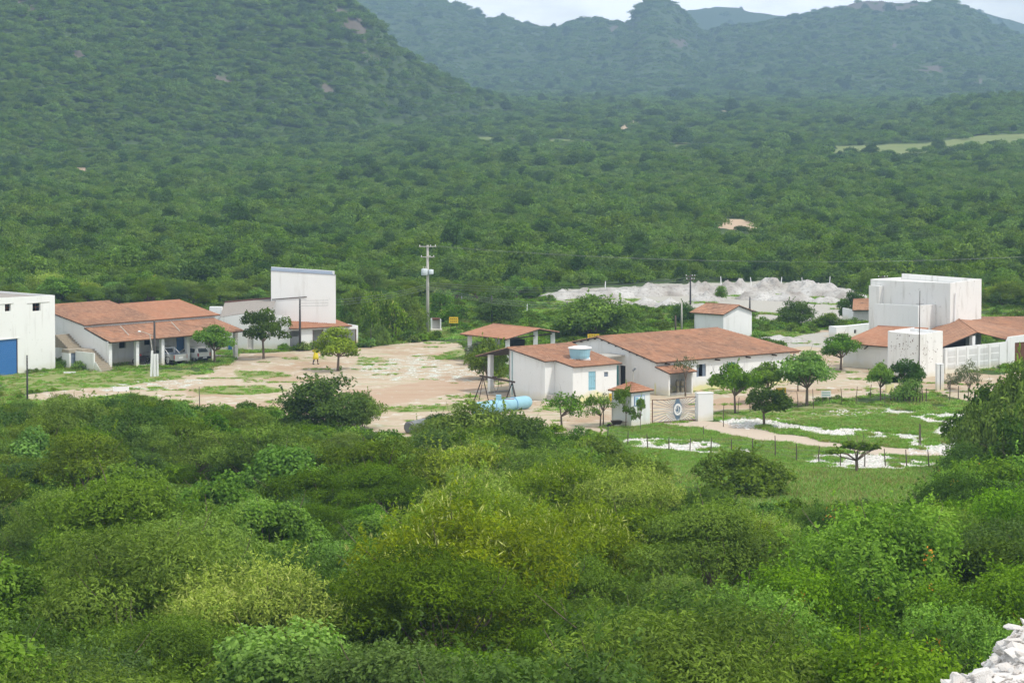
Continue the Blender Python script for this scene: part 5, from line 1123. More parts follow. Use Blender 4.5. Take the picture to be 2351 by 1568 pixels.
# light blue capsule tank
A_ = Vector((*G(1098, 953), .52)); B_ = Vector((*G(1208, 938), .54)); ax = (B_ - A_).normalized()
bt = empty('blue_tank', (A_.x, A_.y, 0), 0, 'long light blue capsule tank lying under the hoist frame', 'tank')
prof = [(0.0, -.50), (.23, -.46), (.38, -.36), (.48, -.2), (.53, 0), (.55, .1)]; Lt = (B_ - A_).length
pts = [Vector((0, 0, .52)) + ax * d for _, d in prof] + [Vector((0, 0, .52)) + ax * (Lt - d) for _, d in prof[::-1]]
MB().tube(pts, [max(r, .01) for r, _ in prof] + [max(r, .01) for r, _ in prof[::-1]], 22).build('shell', 'ltblue', bt, smooth=True)
for f in (.28, .72):
    c0 = Vector((0, 0, .52)) + ax * Lt * f; r = MB(); n = 24; u1 = Vector((0, 0, 1)); u2 = ax.cross(u1).normalized()
    r.tube([c0 + (u1 * math.cos(t) + u2 * math.sin(t)) * .57 for t in [2 * math.pi * k / n for k in range(n + 1)]], .022, 5); r.build('band', 'signblue', bt)
c0 = ax * Lt * .42; MB().box(c0.x - .22, c0.x + .22, c0.y - .22, c0.y + .22, 1.04, 1.45).build('hatch', 'ltblue', bt); MB().tube([(c0.x - .35, c0.y - .2, 1.15), (c0.x + .35, c0.y - .1, 1.15)], .04, 6).build('pipe', 'black', bt)
for f in (.2, .8): c1 = ax * Lt * f; MB().box(c1.x - .3, c1.x + .3, c1.y - .3, c1.y + .3, 0, .22).build('saddle', 'rust', bt)
rp_ = MB(); rp_.bar((c0.x + .5, c0.y - .1, 1.12), (c0.x + 1.3, c0.y + .1, 1.12), .05); rp_.build('red_pipe', 'red', bt)
# grey boiler
A_ = Vector((*G(940, 996), .45)); B_ = Vector((*G(1000, 982), .45)); ax = (B_ - A_).normalized(); by = empty('grey_boiler', (A_.x, A_.y, 0), 0, 'rusting grey boiler cylinder lying in reddish soil at the thicket edge', 'tank')
Lt = (B_ - A_).length + .6; z0 = Vector((0, 0, .50)); MB().tube([z0 - ax * .12, z0, z0 + ax * Lt, z0 + ax * (Lt + .12)], [.38, .46, .46, .38], 22).build('shell', 'boiler', by, smooth=False)
for f in (.0, .5, 1.0):
    c0 = z0 + ax * Lt * f; r = MB(); u1 = Vector((0, 0, 1)); u2 = ax.cross(u1).normalized(); r.tube([c0 + (u1 * math.cos(t) + u2 * math.sin(t)) * .47 for t in [2 * math.pi * k / 20 for k in range(21)]], .02, 5); r.build('band', 'rust', by)
for f in (.15, .85): c1 = ax * Lt * f; MB().box(c1.x - .3, c1.x + .3, c1.y - .2, c1.y + .2, 0, .2).build('support', 'wood', by)
x, y, z = hit(1262, 907); cr = empty('slatted_crate', (x, y, z), TM, 'grey slatted crate in the corner of the small house', 'crate')
for k in range(5): MB().box(-.55, .55, -.25, -.22, .12 + k * .14, .23 + k * .14).build('slat', 'conc', cr)
for sx in (-.5, .46): MB().box(sx, sx + .05, -.22, .25, 0, .85).build('post', 'post', cr)
MB().box(-.6, .6, -.3, .3, .86, .9).build('lid', 'conc', cr)
for (u, v, w_, d_, h_, lb_) in ((278, 898, 1.4, .5, .35, 'white painted trough on the ground below the carport yard'), (160, 857, 1.1, .5, .12, 'white slab lying in the grass by the staircase')):
    x, y, z = hit(u, v); e = empty('trough', (x, y, z), .15, lb_, 'trough'); MB().box(-w_ / 2, w_ / 2, -d_ / 2, d_ / 2, 0, h_).build('body', 'white_p', e); MB().box(-w_ / 2 + .08, w_ / 2 - .08, -d_ / 2 + .08, d_ / 2 - .08, h_, h_ + .012).build('top_face', 'shade', e)

# ------------------------------------------------------------------ vehicles (rear at y=0, nose towards +y)
def loft(parent, name, mat, st, smooth=True):
    """st = [(y, [(half_width, z), ...])] sections mirrored left-right, closed"""
    vs, fs = [], []; n = len(st[0][1]) * 2
    for y, sec in st:
        vs += [(w, y, z) for w, z in sec] + [(-w, y, z) for w, z in sec[::-1]]
    for i in range(len(st) - 1):
        for k in range(n): a = i * n + k; b = i * n + (k + 1) % n; fs.append((a, a + n, b + n, b))
    fs.append(tuple(range(n))); fs.append(tuple(range((len(st) - 1) * n, len(st) * n))[::-1])
    b = MB(); b.add(vs, fs); return b.build(name, mat, parent)
def wheel(parent, x, y, r=.34, w=.2):
    b = MB(); b.tube([(x - w / 2, y, r), (x + w / 2, y, r)], r, 20); o = b.build('wheel', 'tyre', parent)
    s = -1 if x < 0 else 1; b = MB(); b.tube([(x + s * w / 2, y, r), (x + s * (w / 2 + .015), y, r)], r * .58, 12); b.build('rim', 'silver', o)
    b = MB(); b.tube([(x + s * (w / 2 + .015), y, r), (x + s * (w / 2 + .03), y, r)], r * .16, 8); b.build('hub_cap', 'steel', o)
O, th = OH, TH
pk = empty('pickup_truck', at_local(O, th, 7.75, -1.15), th + R_(2), 'silver pickup truck with open bed parked nose first under the carport', 'pickup truck')
lo_s = lambda w, t: [(w - .12, .42), (w, .55), (w, .88), (w - .05, t)]
loft(pk, 'chassis', 'dkmetal', [(.05, [(.55, .35), (.6, .5)]), (4.9, [(.55, .35), (.6, .5)])])
for sx in (-1, 1):
    b = MB(); b.box(*sorted((sx * .78, sx * .84)), .05, 1.85, .5, 1.05); b.build('bed_side', 'silver', pk)
    b = MB(); b.tube([(sx * .845, .98 + .40 * math.cos(t), .40 + .40 * math.sin(t)) for t in [math.pi * k / 10 for k in range(11)]], .035, 6); b.build('wheel_arch', 'dkmetal', pk)
MB().box(-.78, .78, .05, 1.85, .56, .62).build('bed_floor', 'signblue', pk); MB().box(-.77, .77, .0, .06, .52, 1.04).build('tailgate', 'silver', pk)
for sx in (-.83, .77): MB().box(sx, sx + .06, -.012, .05, .62, .98).build('tail_light', 'red', pk)
MB().box(-.80, .80, -.12, -.015, .42, .56).build('bumper', 'silver', pk); MB().box(-.24, .24, -.022, -.004, .66, .76).build('number_plate', 'white_p', pk)
loft(pk, 'cab', 'silver', [(1.87, [(.8, .45), (.84, .6), (.84, 1.02), (.66, 1.58), (.5, 1.63)]), (2.1, [(.8, .45), (.84, .6), (.84, 1.02), (.68, 1.62), (.5, 1.67)]), (3.0, [(.8, .45), (.84, .6), (.84, 1.02), (.68, 1.62), (.5, 1.66)]), (3.7, [(.8, .45), (.84, .6), (.83, 1.0), (.8, 1.02), (.5, 1.06)]), (4.7, [(.76, .45), (.82, .6), (.78, .85), (.7, .92), (.4, .95)]), (4.9, [(.7, .45), (.74, .55), (.7, .75), (.6, .8), (.3, .82)])])
MB().hexa([(-.62,1.855,1.10),(.62,1.855,1.10),(.62,1.9,1.10),(-.62,1.9,1.10),(-.56,1.862,1.50),(.56,1.862,1.50),(.56,1.9,1.5),(-.56,1.9,1.5)]).build('rear_window', 'glass', pk)
for sx in (-1, 1): MB().hexa([(sx*.842,2.1,1.06),(sx*.842,3.3,1.06),(sx*.80,3.3,1.06),(sx*.80,2.1,1.06),(sx*.69,2.2,1.54),(sx*.69,2.95,1.54),(sx*.66,2.95,1.54),(sx*.66,2.2,1.54)]).build('side_window', 'glass', pk)
for sx in (-.7, .7): b = MB(); b.tube([(sx, 1.0, 1.02), (sx * .92, 1.70, 1.56)], .035, 6); b.tube([(sx * .92, 1.7, 1.0), (sx * .92, 1.7, 1.56)], .035, 6); b.build('roll_bar', 'white_p', pk)
MB().tube([(-.65, 1.7, 1.56), (.65, 1.7, 1.56)], .035, 6).build('roll_bar', 'white_p', pk)
for sx in (-.72, .72):
    for yy in (.98, 4.05): wheel(pk, sx, yy, .36)
ht = empty('hatchback_car', at_local(O, th, 11.0, -.75), th, 'small white hatchback car parked beside the silver pickup', 'car')
loft(ht, 'body', 'carwhite', [(0, [(.62, .38), (.74, .5), (.76, .86), (.72, .93), (.6, .95)]), (.12, [(.7, .32), (.79, .5), (.80, .88), (.74, .96), (.6, .98)]), (.48, [(.7, .28), (.80, .5), (.80, .9), (.64, 1.38), (.5, 1.42)]), (1.7, [(.7, .28), (.80, .5), (.80, .9), (.64, 1.40), (.5, 1.45)]), (2.4, [(.7, .28), (.80, .5), (.80, .9), (.70, 1.2), (.5, 1.24)]), (2.9, [(.7, .28), (.80, .5), (.78, .88), (.72, .93), (.4, .95)]), (3.6, [(.66, .3), (.76, .5), (.70, .74), (.6, .8), (.3, .82)])])
MB().hexa([(-.60,.115,1.0),(.60,.115,1.0),(.60,.2,1.0),(-.60,.2,1.0),(-.50,.40,1.34),(.50,.40,1.34),(.50,.47,1.34),(-.50,.47,1.34)]).build('rear_window', 'glass', ht)
for sx in (-1, 1): MB().hexa([(sx*.805,.55,.94),(sx*.805,2.35,.94),(sx*.76,2.35,.94),(sx*.76,.55,.94),(sx*.655,.62,1.33),(sx*.665,1.95,1.33),(sx*.62,1.95,1.33),(sx*.61,.62,1.33)]).build('side_window', 'glass', ht)
for sx in (-.79, .66): MB().box(sx, sx + .13, -.012, .1, .60, .92).build('tail_light', 'red', ht)
MB().box(-.76, .76, -.10, -.003, .32, .56).build('bumper', 'black', ht); MB().box(-.25, .25, -.112, -.101, .40, .52).build('number_plate', 'white_p', ht)
for sx in (-.68, .68):
    for yy in (.62, 2.95): wheel(ht, sx, yy, .29, .17)
mb_ = empty('motorbike', at_local(O, th, 5.4, 1.0), th + .5, 'dark motorbike half hidden behind a carport pillar', 'motorbike')
for yy in (0, 1.3): b = MB(); n = 18; b.tube([(0, yy + .29 * math.cos(t), .31 + .29 * math.sin(t)) for t in [2 * math.pi * k / n for k in range(n + 1)]], .05, 6, caps=False); b.build('wheel', 'tyre', mb_)
MB().hexa([(-.12,.25,.35),(.12,.25,.35),(.12,.95,.35),(-.12,.95,.35),(-.12,.15,.8),(.12,.15,.8),(.14,1.0,.95),(-.14,1.0,.95)]).build('engine', 'dkmetal', mb_); MB().box(-.13, .13, -.1, .55, .8, .9).build('seat', 'black', mb_); MB().lathe([(.08, 0), (.17, .08), (.15, .2), (.03, .26)], 12, (0, .8, .82)).build('fuel_tank', 'red', mb_)
b = MB(); b.tube([(0, 1.3, .31), (0, 1.05, 1.05)], .04, 6); b.tube([(-.34, .95, 1.1), (0, 1.05, 1.05), (.34, .95, 1.1)], .025, 6); b.build('fork', 'steel', mb_); MB().lathe([(.02, 0), (.1, .02), (.1, .08)], 10, (0, 1.22, .95)).build('headlight', 'glass', mb_)

# ------------------------------------------------------------------ person in yellow
def skinned(name, joints, edges, mats, parent, sub=2):
    me = bpy.data.meshes.new(name); me.from_pydata([j[0] for j in joints], edges, []); o = link(name, me, parent)
    sm = o.modifiers.new('skin', 'SKIN'); lay = me.skin_vertices[0] if me.skin_vertices else None
    if lay is None:
        bm = bmesh.new(); bm.from_mesh(me); bm.verts.layers.skin.verify(); bm.to_mesh(me); bm.free(); lay = me.skin_vertices[0]
    for i, j in enumerate(joints): lay.data[i].radius = (j[1], j[2] if len(j) > 2 else j[1]); lay.data[i].use_root = (i == 0)
    ss_ = o.modifiers.new('subd', 'SUBSURF'); ss_.levels = sub; ss_.render_levels = sub
    dg = bpy.context.evaluated_depsgraph_get(); ev = o.evaluated_get(dg); nm = bpy.data.meshes.new_from_object(ev); o.modifiers.clear(); o.data = nm
    nm.materials.clear(); nm.materials.append(M[mats]); nm.polygons.foreach_set('use_smooth', [True] * len(nm.polygons)); return o
x, y, z = hit(725, 836.7)
pe = empty('person', (x, y, z), R_(25), 'person in a long yellow raincoat, legs apart, arms out, beside the loose airy tree', 'person')
J = [((0, 0, .88), .10, .085), ((0, 0, 1.10), .11, .085), ((0, 0, 1.34), .125, .085), ((0, -.01, 1.44), .05), ((0, -.02, 1.53), .06), ((0, -.02, 1.63), .078, .085),
     ((.10, 0, .84), .085), ((.17, -.10, .46), .06), ((.22, .05, .09), .042), ((.22, -.10, .05), .04),
     ((-.10, 0, .84), .085), ((-.18, .05, .46), .06), ((-.27, .10, .09), .042), ((-.29, -.05, .05), .04),
     ((.18, 0, 1.38), .055), ((.32, -.05, 1.16), .042), ((.40, -.22, 1.02), .034), ((.42, -.30, .99), .03),
     ((-.18, 0, 1.38), .055), ((-.33, -.03, 1.24), .042), ((-.30, -.12, 1.48), .034), ((-.28, -.15, 1.58), .03)]
Eg = [(0, 1), (1, 2), (2, 3), (3, 4), (4, 5), (0, 6), (6, 7), (7, 8), (8, 9), (0, 10), (10, 11), (11, 12), (12, 13), (2, 14), (14, 15), (15, 16), (16, 17), (2, 18), (18, 19), (19, 20), (20, 21)]
skinned('body', J, Eg, 'skin', pe)
b = MB(); b.lathe([(.30, .50), (.27, .8), (.20, 1.05), (.215, 1.3), (.15, 1.45), (.07, 1.5)], 16); ct = b.build('raincoat', 'yelcloth', pe, smooth=True); ct.scale = (1, .72, 1)
skinned('sleeve', [((.15, 0, 1.38), .085), ((.32, -.05, 1.16), .07), ((.395, -.21, 1.03), .06)], [(0, 1), (1, 2)], 'yelcloth', pe, 1); skinned('sleeve', [((-.15, 0, 1.38), .085), ((-.33, -.03, 1.24), .07), ((-.30, -.11, 1.46), .06)], [(0, 1), (1, 2)], 'yelcloth', pe, 1)
for s in (1, -1): J2 = [((s * .10, 0, .86), .10), ((s * .175, -.02, .46), .075), ((s * .24, .07, .12), .055)]; skinned('trouser_leg', J2, [(0, 1), (1, 2)], 'dkcloth', pe, 1); MB().box(s * .25 - .05, s * .25 + .05, -.16, .12, 0, .08).build('shoe', 'black', pe)
b = MB(); b.lathe([(.084, 1.62), (.088, 1.66), (.075, 1.71), (.04, 1.735), (.005, 1.74)], 14, (0, -.005, 0)); b.build('hair', 'black', pe, smooth=True)
b = MB(); b.lathe([(.012, 0), (.014, .03), (.005, .05)], 6, (0, -.112, 1.60)); b.build('nose', 'skin', pe)
for sx in (-.03, .03): b = MB(); b.lathe([(.008, 0), (.012, .008), (.004, .016)], 6, (sx, -.103, 1.635)); b.build('eye', 'black', pe)
MB().box(-.025, .025, -.108, -.098, 1.565, 1.575).build('mouth', 'red', pe)
for s, (hx, hy, hz_) in ((1, (.42, -.31, .985)), (-1, (-.28, -.155, 1.60))):
    for k in range(4):
        o_ = (k - 1.5) * .017; ln = (.07, .08, .075, .06)[k]
        if s > 0: pts = [(hx + o_, hy, hz_), (hx + o_, hy - ln * .6, hz_ - .01), (hx + o_, hy - ln, hz_ - .03)]
        else: pts = [(hx + o_, hy, hz_), (hx + o_, hy - .01, hz_ + ln * .6), (hx + o_, hy - .03, hz_ + ln)]
        MB().tube(pts, [.009, .008, .006], 6).build('finger', 'skin', pe)
    MB().tube([(hx - s * .02, hy + .02, hz_), (hx - s * .055, hy - .01, hz_ + .01), (hx - s * .06, hy - .035, hz_ + .02)], [.011, .009, .007], 6).build('thumb', 'skin', pe)

# ------------------------------------------------------------------ trees one by one
ty = dict(stems=1, base_h=1.25, r=.10, limbs=9)
def umb(key, seed, **k):
    kw = dict(R=2.0, H=1.6, z0=1.75, clumps=19, leaves_n=4600, leaf=(.10, .055), cr=(.20, .38), jag=.35, spray=.03, flat_=.65, mat='leaf_dark', skirt=-.4, hollow=.45); kw.update(k); t = dict(ty); t['base_h'] = kw['z0'] * .62; t['r'] = .085
    proto(key, seed, t, **kw)
umb('dome', 501, mat='leaf_round'); umb('dome2', 502, jag=.35, mat='leaf_dark', clumps=20); umb('dome3', 503, mat='leaf_round', jag=.4, clumps=15); umb('tuft', 504, clumps=9, jag=.4, leaves_n=3000, mat='leaf_round')
umb('airy', 505, clumps=22, leaves_n=3000, mat='leaf_grey', H=1.9, z0=1.7, cr=(.18, .30)); umb('bare', 506, clumps=16, leaves_n=420, mat='leaf_grey', H=1.1, z0=2.2); umb('olive', 507, clumps=26, leaves_n=4600, mat='leaf_yellow', H=1.9, z0=1.7, cr=(.18, .32))
umb('flat', 508, clumps=22, leaves_n=2200, mat='leaf_feather', H=.7, z0=1.9, cr=(.18, .28), flat_=.35)
proto('low', 510, dict(stems=4, base_h=.35, r=.05, limbs=12), R=2.4, H=2.0, z0=1.1, clumps=34, leaves_n=9000, leaf=(.10, .045), cr=(.22, .36), flat_=.6, mat='leaf_dark', skirt=-.5, hollow=.5, spray=.04)
proto('low2', 511, dict(stems=4, base_h=.35, r=.05, limbs=12), R=2.6, H=1.8, z0=1.0, clumps=30, leaves_n=8000, leaf=(.11, .05), cr=(.22, .36), flat_=.55, mat='leaf_feather', skirt=-.5, hollow=.5, spray=.04)
proto('bushy', 512, dict(stems=4, base_h=.3, r=.04, limbs=10), R=1.3, H=1.1, z0=.7, clumps=20, leaves_n=3200, leaf=(.075, .045), cr=(.25, .42), flat_=.8, mat='leaf_round', skirt=-.4, extra='spike', extra_n=120)
umb('wispy', 514, clumps=15, leaves_n=1500, mat='leaf_round', H=1.5, z0=1.5, cr=(.2, .34))
proto('dust', 513, dict(stems=4, base_h=.3, r=.04, limbs=12), R=1.5, H=1.2, z0=.9, clumps=22, leaves_n=1500, leaf=(.075, .04), cr=(.16, .3), flat_=.8, mat='leaf_grey', skirt=-.3)
def tree(key, u, vb, width, vt, label, name='tree', cat='tree', group=None, k=1.0):
    x, y, z = hit(u, vb); s = F_ / math.hypot(x, y); cm, tm, R0, T0 = PROTO[key]
    e = empty(name, (x, y, z - .03), random.Random(int(u * 3 + vb)).uniform(0, 6.28), label, cat, group)
    sx = width / s / (2 * R0 * k); h = zat((x, y), vt) - z; e.scale = (sx, sx, h / T0); link('trunk', tm, e); link('crown', cm, e); return e
tree('dome', 493, 834.7, 84, 747, 'small round crowned tree growing right in front of the carport')
tree('dome2', 605.7, 824.3, 98, 711, 'neat dark tree with forked trunk before the fibre roofed shed')
tree('olive', 775.9, 851.6, 100, 753, 'loose light green tree right of the person in yellow')
tree('low', 757, 986, 186, 866, 'big dense dark green shrub at the lower edge of the yard', 'large_shrub', 'shrub')
tree('low2', 835, 985, 90, 900, 'lower right shoulder shrub joined to the big dark yard shrub', 'large_shrub', 'shrub')
tree('low2', 1118, 872, 92, 778, 'dark bushy tree behind the small house porch pillar')
tree('airy', 1100, 838, 60, 784, 'grey green shrub under the left end of the open shed', 'shrub', 'shrub')
tree('bare', 1573.5, 909.6, 62, 818, 'almost leafless thin tree in front of the main house porch')
tree('dome3', 1688.4, 950.5, 92, 834, 'slim yard tree with two leaf clumps before the teal door')
tree('dome', 1762, 926, 88, 832, 'bushy crowned tree before the right part of the main house')
tree('dome2', 1754.7, 979.6, 112, 888, 'low round tree in grass right of the broad gate pillar')
tree('dome', 1852.5, 932.2, 112, 808, 'largest spreading tree at the right end of the main house')
tree('tuft', 1832, 898, 50, 838, 'small tree behind the largest spreading tree, paler trunk')
tree('dome', 1929.9, 849.3, 82, 767, 'compact bright green tree left of the tile roofed works building')
tree('dome3', 2022, 921, 62, 834, 'thin tree with leaning trunk left of the stick pen')
tree('dome2', 2082, 920, 84, 826, 'round dense tree above the rough stick pen'); tree('bushy', 2085, 926, 60, 868, 'bushy lower growth inside the stick pen', 'shrub', 'shrub')
tree('dust', 2222, 898, 62, 828, 'grey dusty small tree before the pierced wall'); tree('dust', 2180, 893, 42, 858, 'flat grey bush left of the dusty small tree', 'shrub', 'shrub')
tree('flat', 1967.8, 1096.5, 126, 1012, 'flat topped thin little tree at the front fence')
tree('low2', 1712, 1150, 200, 1032, 'wide dome shaped feathery shrub in the front meadow', 'large_shrub', 'shrub')
tree('wispy', 1290, 985, 88, 900, 'leafy shrub with pale seed heads left of the blue shutter', 'shrub', 'shrub'); tree('wispy', 1378, 980, 68, 905, 'small shrub with yellowish flowers below the blue shutter', 'shrub', 'shrub')
tree('bare', 1385, 976, 54, 902, 'slender airy sapling in front of the small house corner'); tree('tuft', 1437, 984, 44, 886, 'climbing plant leaning on the left face of the gate booth', 'climber', 'plant')
tree('tuft', 1470, 990, 30, 912, 'little palm like sapling in front of the booth notice board', 'sapling', 'sapling')
tree('low2', 1362, 780, 178, 680, 'large round olive bush in front of the spoil heaps', 'large_shrub', 'shrub'); tree('low2', 1400, 772, 110, 712, 'right shoulder of the olive bush before the spoil heaps', 'large_shrub', 'shrub')
tree('low', 1148, 742, 112, 664, 'dark bush above the open shed roof', 'large_shrub', 'shrub'); tree('low', 1822, 748, 80, 690, 'dark round tree below the right spoil heaps')
tree('low', 1575, 745, 60, 695, 'dark bush at the left side of the plain white block', 'large_shrub', 'shrub'); tree('low', 1955, 735, 60, 668, 'dark bush by the right end of the spoil heaps', 'large_shrub', 'shrub')
tree('bushy', 1900, 755, 60, 718, 'leafy bush by the pale track behind the works', 'shrub', 'shrub'); tree('bushy', 1655, 690, 30, 656, 'dry shrub in the gap between spoil heaps', 'shrub', 'shrub')
for i, (u, vb, w, vt, key, lb_) in enumerate(((2290, 1085, 190, 872, 'low', 'tall leafy tree at the right edge, left of the rusty gate'), (2350, 1110, 190, 835, 'low2', 'tallest leafy tree at the right edge before the rusty gate'), (2245, 1110, 120, 930, 'low2', 'lower feathery tree at the right edge, beside the white gravel'), (2345, 1180, 180, 960, 'low', 'dark leafy tree below the right edge pair'))): tree(key, u, vb, w, vt, lb_)
for i, (u, vb, w, vt) in enumerate(((905, 782, 70, 690), (955, 770, 60, 700), (862, 765, 70, 672), (820, 752, 60, 664), (1040, 742, 70, 700), (930, 742, 60, 665), (1015, 735, 60, 665), (870, 792, 50, 745), (790, 742, 46, 690))):
    tree('low2' if i % 2 else 'bushy', u, vb, w, vt, 'light green bush between blank wall and concrete pole, ' + ('nearest the pole', 'left of the pole foot', 'behind the porch end', 'just right of the wall', 'right of the shelter', 'middle of the rear row', 'right behind the pole', 'lowest at the grass edge', 'touching the wall')[i], 'shrub', 'shrub')
for i, (u, vb, w, vt) in enumerate(((1466, 262, 22, 228), (1530, 252, 18, 232), (1682, 262, 28, 226), (1776, 218, 22, 192), (1245, 240, 22, 214), (1370, 238, 20, 212), (1300, 243, 16, 222), (1405, 243, 16, 222), (1910, 352, 16, 332), (2003, 356, 34, 330), (2152, 350, 30, 316), (1845, 352, 32, 328), (1480, 332, 34, 306), (2290, 345, 60, 322), (1700, 324, 26, 306))):
    tree('low', u, vb, w, vt, 'distant dark tree in the valley, ' + ('left of the far pale clearing', 'right of the far pale clearing', 'beside the far white fence line', 'on the foot of the far ridge', 'first of the far row on the left', 'third of the far row', 'second of the far row', 'fourth of the far row', 'small one in the yellow field', 'round one in the yellow field', 'big one at the bend of the yellow field', 'left of the yellow field', 'at the left end of the field strip', 'dark cluster right of the field', 'behind the field strip middle')[i], 'distant_tree', 'tree')

tree('low2', 1090, 1075, 215, 926, 'wide dark acacia hiding the foot of the blue tank', 'large_shrub', 'shrub'); tree('low2', 1215, 1065, 120, 962, 'feathery shrub right of the wide dark acacia', 'large_shrub', 'shrub')
tree('low2', 1375, 1150, 200, 1008, 'wide olive acacia below the gate booth and first fence posts', 'large_shrub', 'shrub')
# ------------------------------------------------------------------ thicket in the foreground and the belt behind the buildings: every tree on its own
def BND(u): return float(np.interp(u, [-400, 0, 130, 150, 430, 470, 560, 640, 700, 900, 935, 980, 1000, 1185, 1235, 1290, 1440, 1470, 1600, 1810, 1900, 2150, 2190, 2225, 2260, 2351, 2700],
                                      [935, 925, 915, 903, 906, 930, 932, 968, 985, 990, 1030, 1020, 945, 948, 985, 1005, 1018, 1090, 1115, 1175, 1150, 1150, 1080, 1000, 960, 940, 930]))
Z_Y = [(925,1120),(1000,1080),(1150,1060),(1480,1075),(1500,1150),(1900,1170),(1860,1300),(1500,1290),(1420,1330),(1240,1320),(1100,1420),(1000,1330),(890,1290)]
Z_Y2 = [(430,1440),(560,1400),(640,1440),(640,1568),(430,1568)]; Z_B = [(1900,1180),(2060,1110),(2200,1090),(2500,1040),(2500,1700),(1560,1700),(1640,1500),(1800,1360)]
Z_R = [[(330,1060),(560,1060),(560,1190),(330,1180)],[(560,1130),(950,1120),(960,1260),(560,1260)],[(990,1045),(1200,1050),(1160,1130),(1000,1120)],[(30,1290),(200,1280),(220,1420),(30,1420)],[(1130,1400),(1400,1350),(1450,1568),(1100,1568)],[(560,1480),(800,1470),(800,1568),(560,1568)]]
KN = {'feather': 'feathery_tree', 'round': 'broadleaf_tree', 'yellow': 'yellow_spiked_tree', 'bright': 'flowering_tree', 'dark': 'dark_tree'}
KD = {'feather': 'olive feathery tree', 'round': 'mid green leafy tree', 'yellow': 'yellow green spiky tree', 'bright': 'bright tree flecked orange', 'dark': 'dark green tree'}
KC = [(-9e9, 190, 'below blue roller door'), (190, 430, 'below carport'), (430, 650, 'below reddish soil'), (650, 900, 'below big yard shrub'), (900, 1080, 'below grey boiler'), (1080, 1290, 'below blue tank'),
      (1290, 1480, 'below gate booth'), (1480, 1720, 'below iron gate'), (1720, 1960, 'below meadow dome shrub'), (1960, 2170, 'below stick pen'), (2170, 9e9, 'near the right edge')]
RWN = [(0, 1060, 'at thicket top'), (1060, 1180, 'in upper thicket'), (1180, 1320, 'in middle thicket'), (1320, 1450, 'in lower thicket'), (1450, 9e9, 'at bottom edge')]
rng = np.random.default_rng(21); items = []
y = 60.0; k_ = 0
while y < 214:
    stp = 4.7 if y > 125 else 6.6
    hw = .203 * y + 3.5; xs = np.arange(-hw, hw, stp) + (k_ % 2) * stp / 2
    for x in xs:
        X = float(x + rng.uniform(-1.1, 1.1)); Yy = float(y + rng.uniform(-1.1, 1.1)); zg = hz(X, Yy)
        u, v = proj(X, Yy, zg + 3.2)
        edge = BND(u); size = float(rng.choice([.68, .82, .98, 1.16, 1.34], p=[.2, .22, .25, .2, .13])) * (1.38 if Yy < 125 else 1.0)
        if inpoly(np.array([u]), np.array([v]), Z_Y)[0] or inpoly(np.array([u]), np.array([v]), Z_Y2)[0]: kd = 'yellow' if rng.uniform() < .8 else 'feather'
        elif inpoly(np.array([u]), np.array([v]), Z_B)[0]: kd = 'bright' if rng.uniform() < .85 else 'dark'
        elif any(inpoly(np.array([u]), np.array([v]), p_)[0] for p_ in Z_R): kd = 'round' if rng.uniform() < .85 else 'feather'
        else: kd = ['feather', 'dark', 'round'][int(rng.choice(3, p=[.50, .30, .20]))]
        lod = 'A' if Yy < 145 else 'B'; T0 = PROTO[(kd, lod, 0)][3]
        ok = False
        for f in (1.0, .85, .7, .55, .42):
            if proj(X, Yy, zg + T0 * size * f)[1] > edge: size *= f; ok = True; break
        if not ok or size < .40: continue
        if proj(X, Yy, zg)[1] < edge + 18: continue
        u1, v1 = proj(X, Yy, zg + T0 * size * .6); wpx = 2.6 * size * F_ / Yy
        if u1 + wpx < -20 or u1 - wpx > 2371 or proj(X, Yy, zg + T0 * size)[1] > 1575: continue
        # meadow stays open
        vb_ = proj(X, Yy, zg)[1]
        if 1270 < u < 2190 and vb_ < (1118 if u < 1450 else 1190 if u < 1900 else 1175): continue
        items.append([X, Yy, zg, size, kd, lod, int(rng.integers(0, 2)), float(rng.uniform(0, 6.28)), u1, v1])
    y += stp * .92; k_ += 1
def place(items, cols, rows, grp):
    from collections import defaultdict
    cell = defaultdict(list)
    for it in items:
        c = next(t for a, b, t in cols if a <= it[8] < b); r = next(t for a, b, t in rows if a <= it[9] < b)
        sz = 'tall ' if it[3] > 1.1 else 'low ' if it[3] < .75 else ''
        cell[(sz, it[4], r, c)].append(it)
    nt_ = ['leftmost', 'second from left', 'third from left', 'fourth from left', 'fifth from left', 'sixth from left', 'seventh from left', 'eighth from left', 'ninth from left', 'tenth from left']
    o5 = {n: nt_[:n - 1] + ['rightmost'] for n in range(2, 11)}
    for (sz, kd, r, c), L_ in cell.items():
        L_.sort(key=lambda t: t[8])
        for i, it in enumerate(L_):
            lab = sz + (KD[kd] if grp == 'trees' or kd != 'bright' else 'bright green tree') + ' ' + r + ' ' + c
            if len(L_) in o5: lab += ', ' + o5[len(L_)][i]
            e = copies(KN[kd], (kd, it[5], it[6]), it[0], it[1], it[3], it[7], lab, 'tree', grp + ' ' + r + ' ' + c)
            if it[5] == 'A' or True: e.scale = (it[3], it[3], it[3] * (1 if it[3] > .6 else 1.1))
print('thicket', len(items))
place(items, KC, RWN, 'trees')
KC2 = [(-9e9, 130, 'behind warehouse'), (130, 300, 'behind left tile roof'), (300, 470, 'behind carport right half'), (470, 640, 'behind fibre roofed shed'), (640, 800, 'behind blank white wall'), (800, 960, 'left of concrete pole'), (960, 1150, 'right of concrete pole'),
       (1150, 1300, 'left of spoil heaps'), (1300, 1480, 'behind left spoil heaps'), (1480, 1650, 'behind middle spoil heaps'), (1650, 1800, 'behind tallest spoil heaps'), (1800, 1980, 'behind right spoil heaps'), (1980, 2200, 'behind tower blocks'), (2200, 9e9, 'right of tower blocks')]
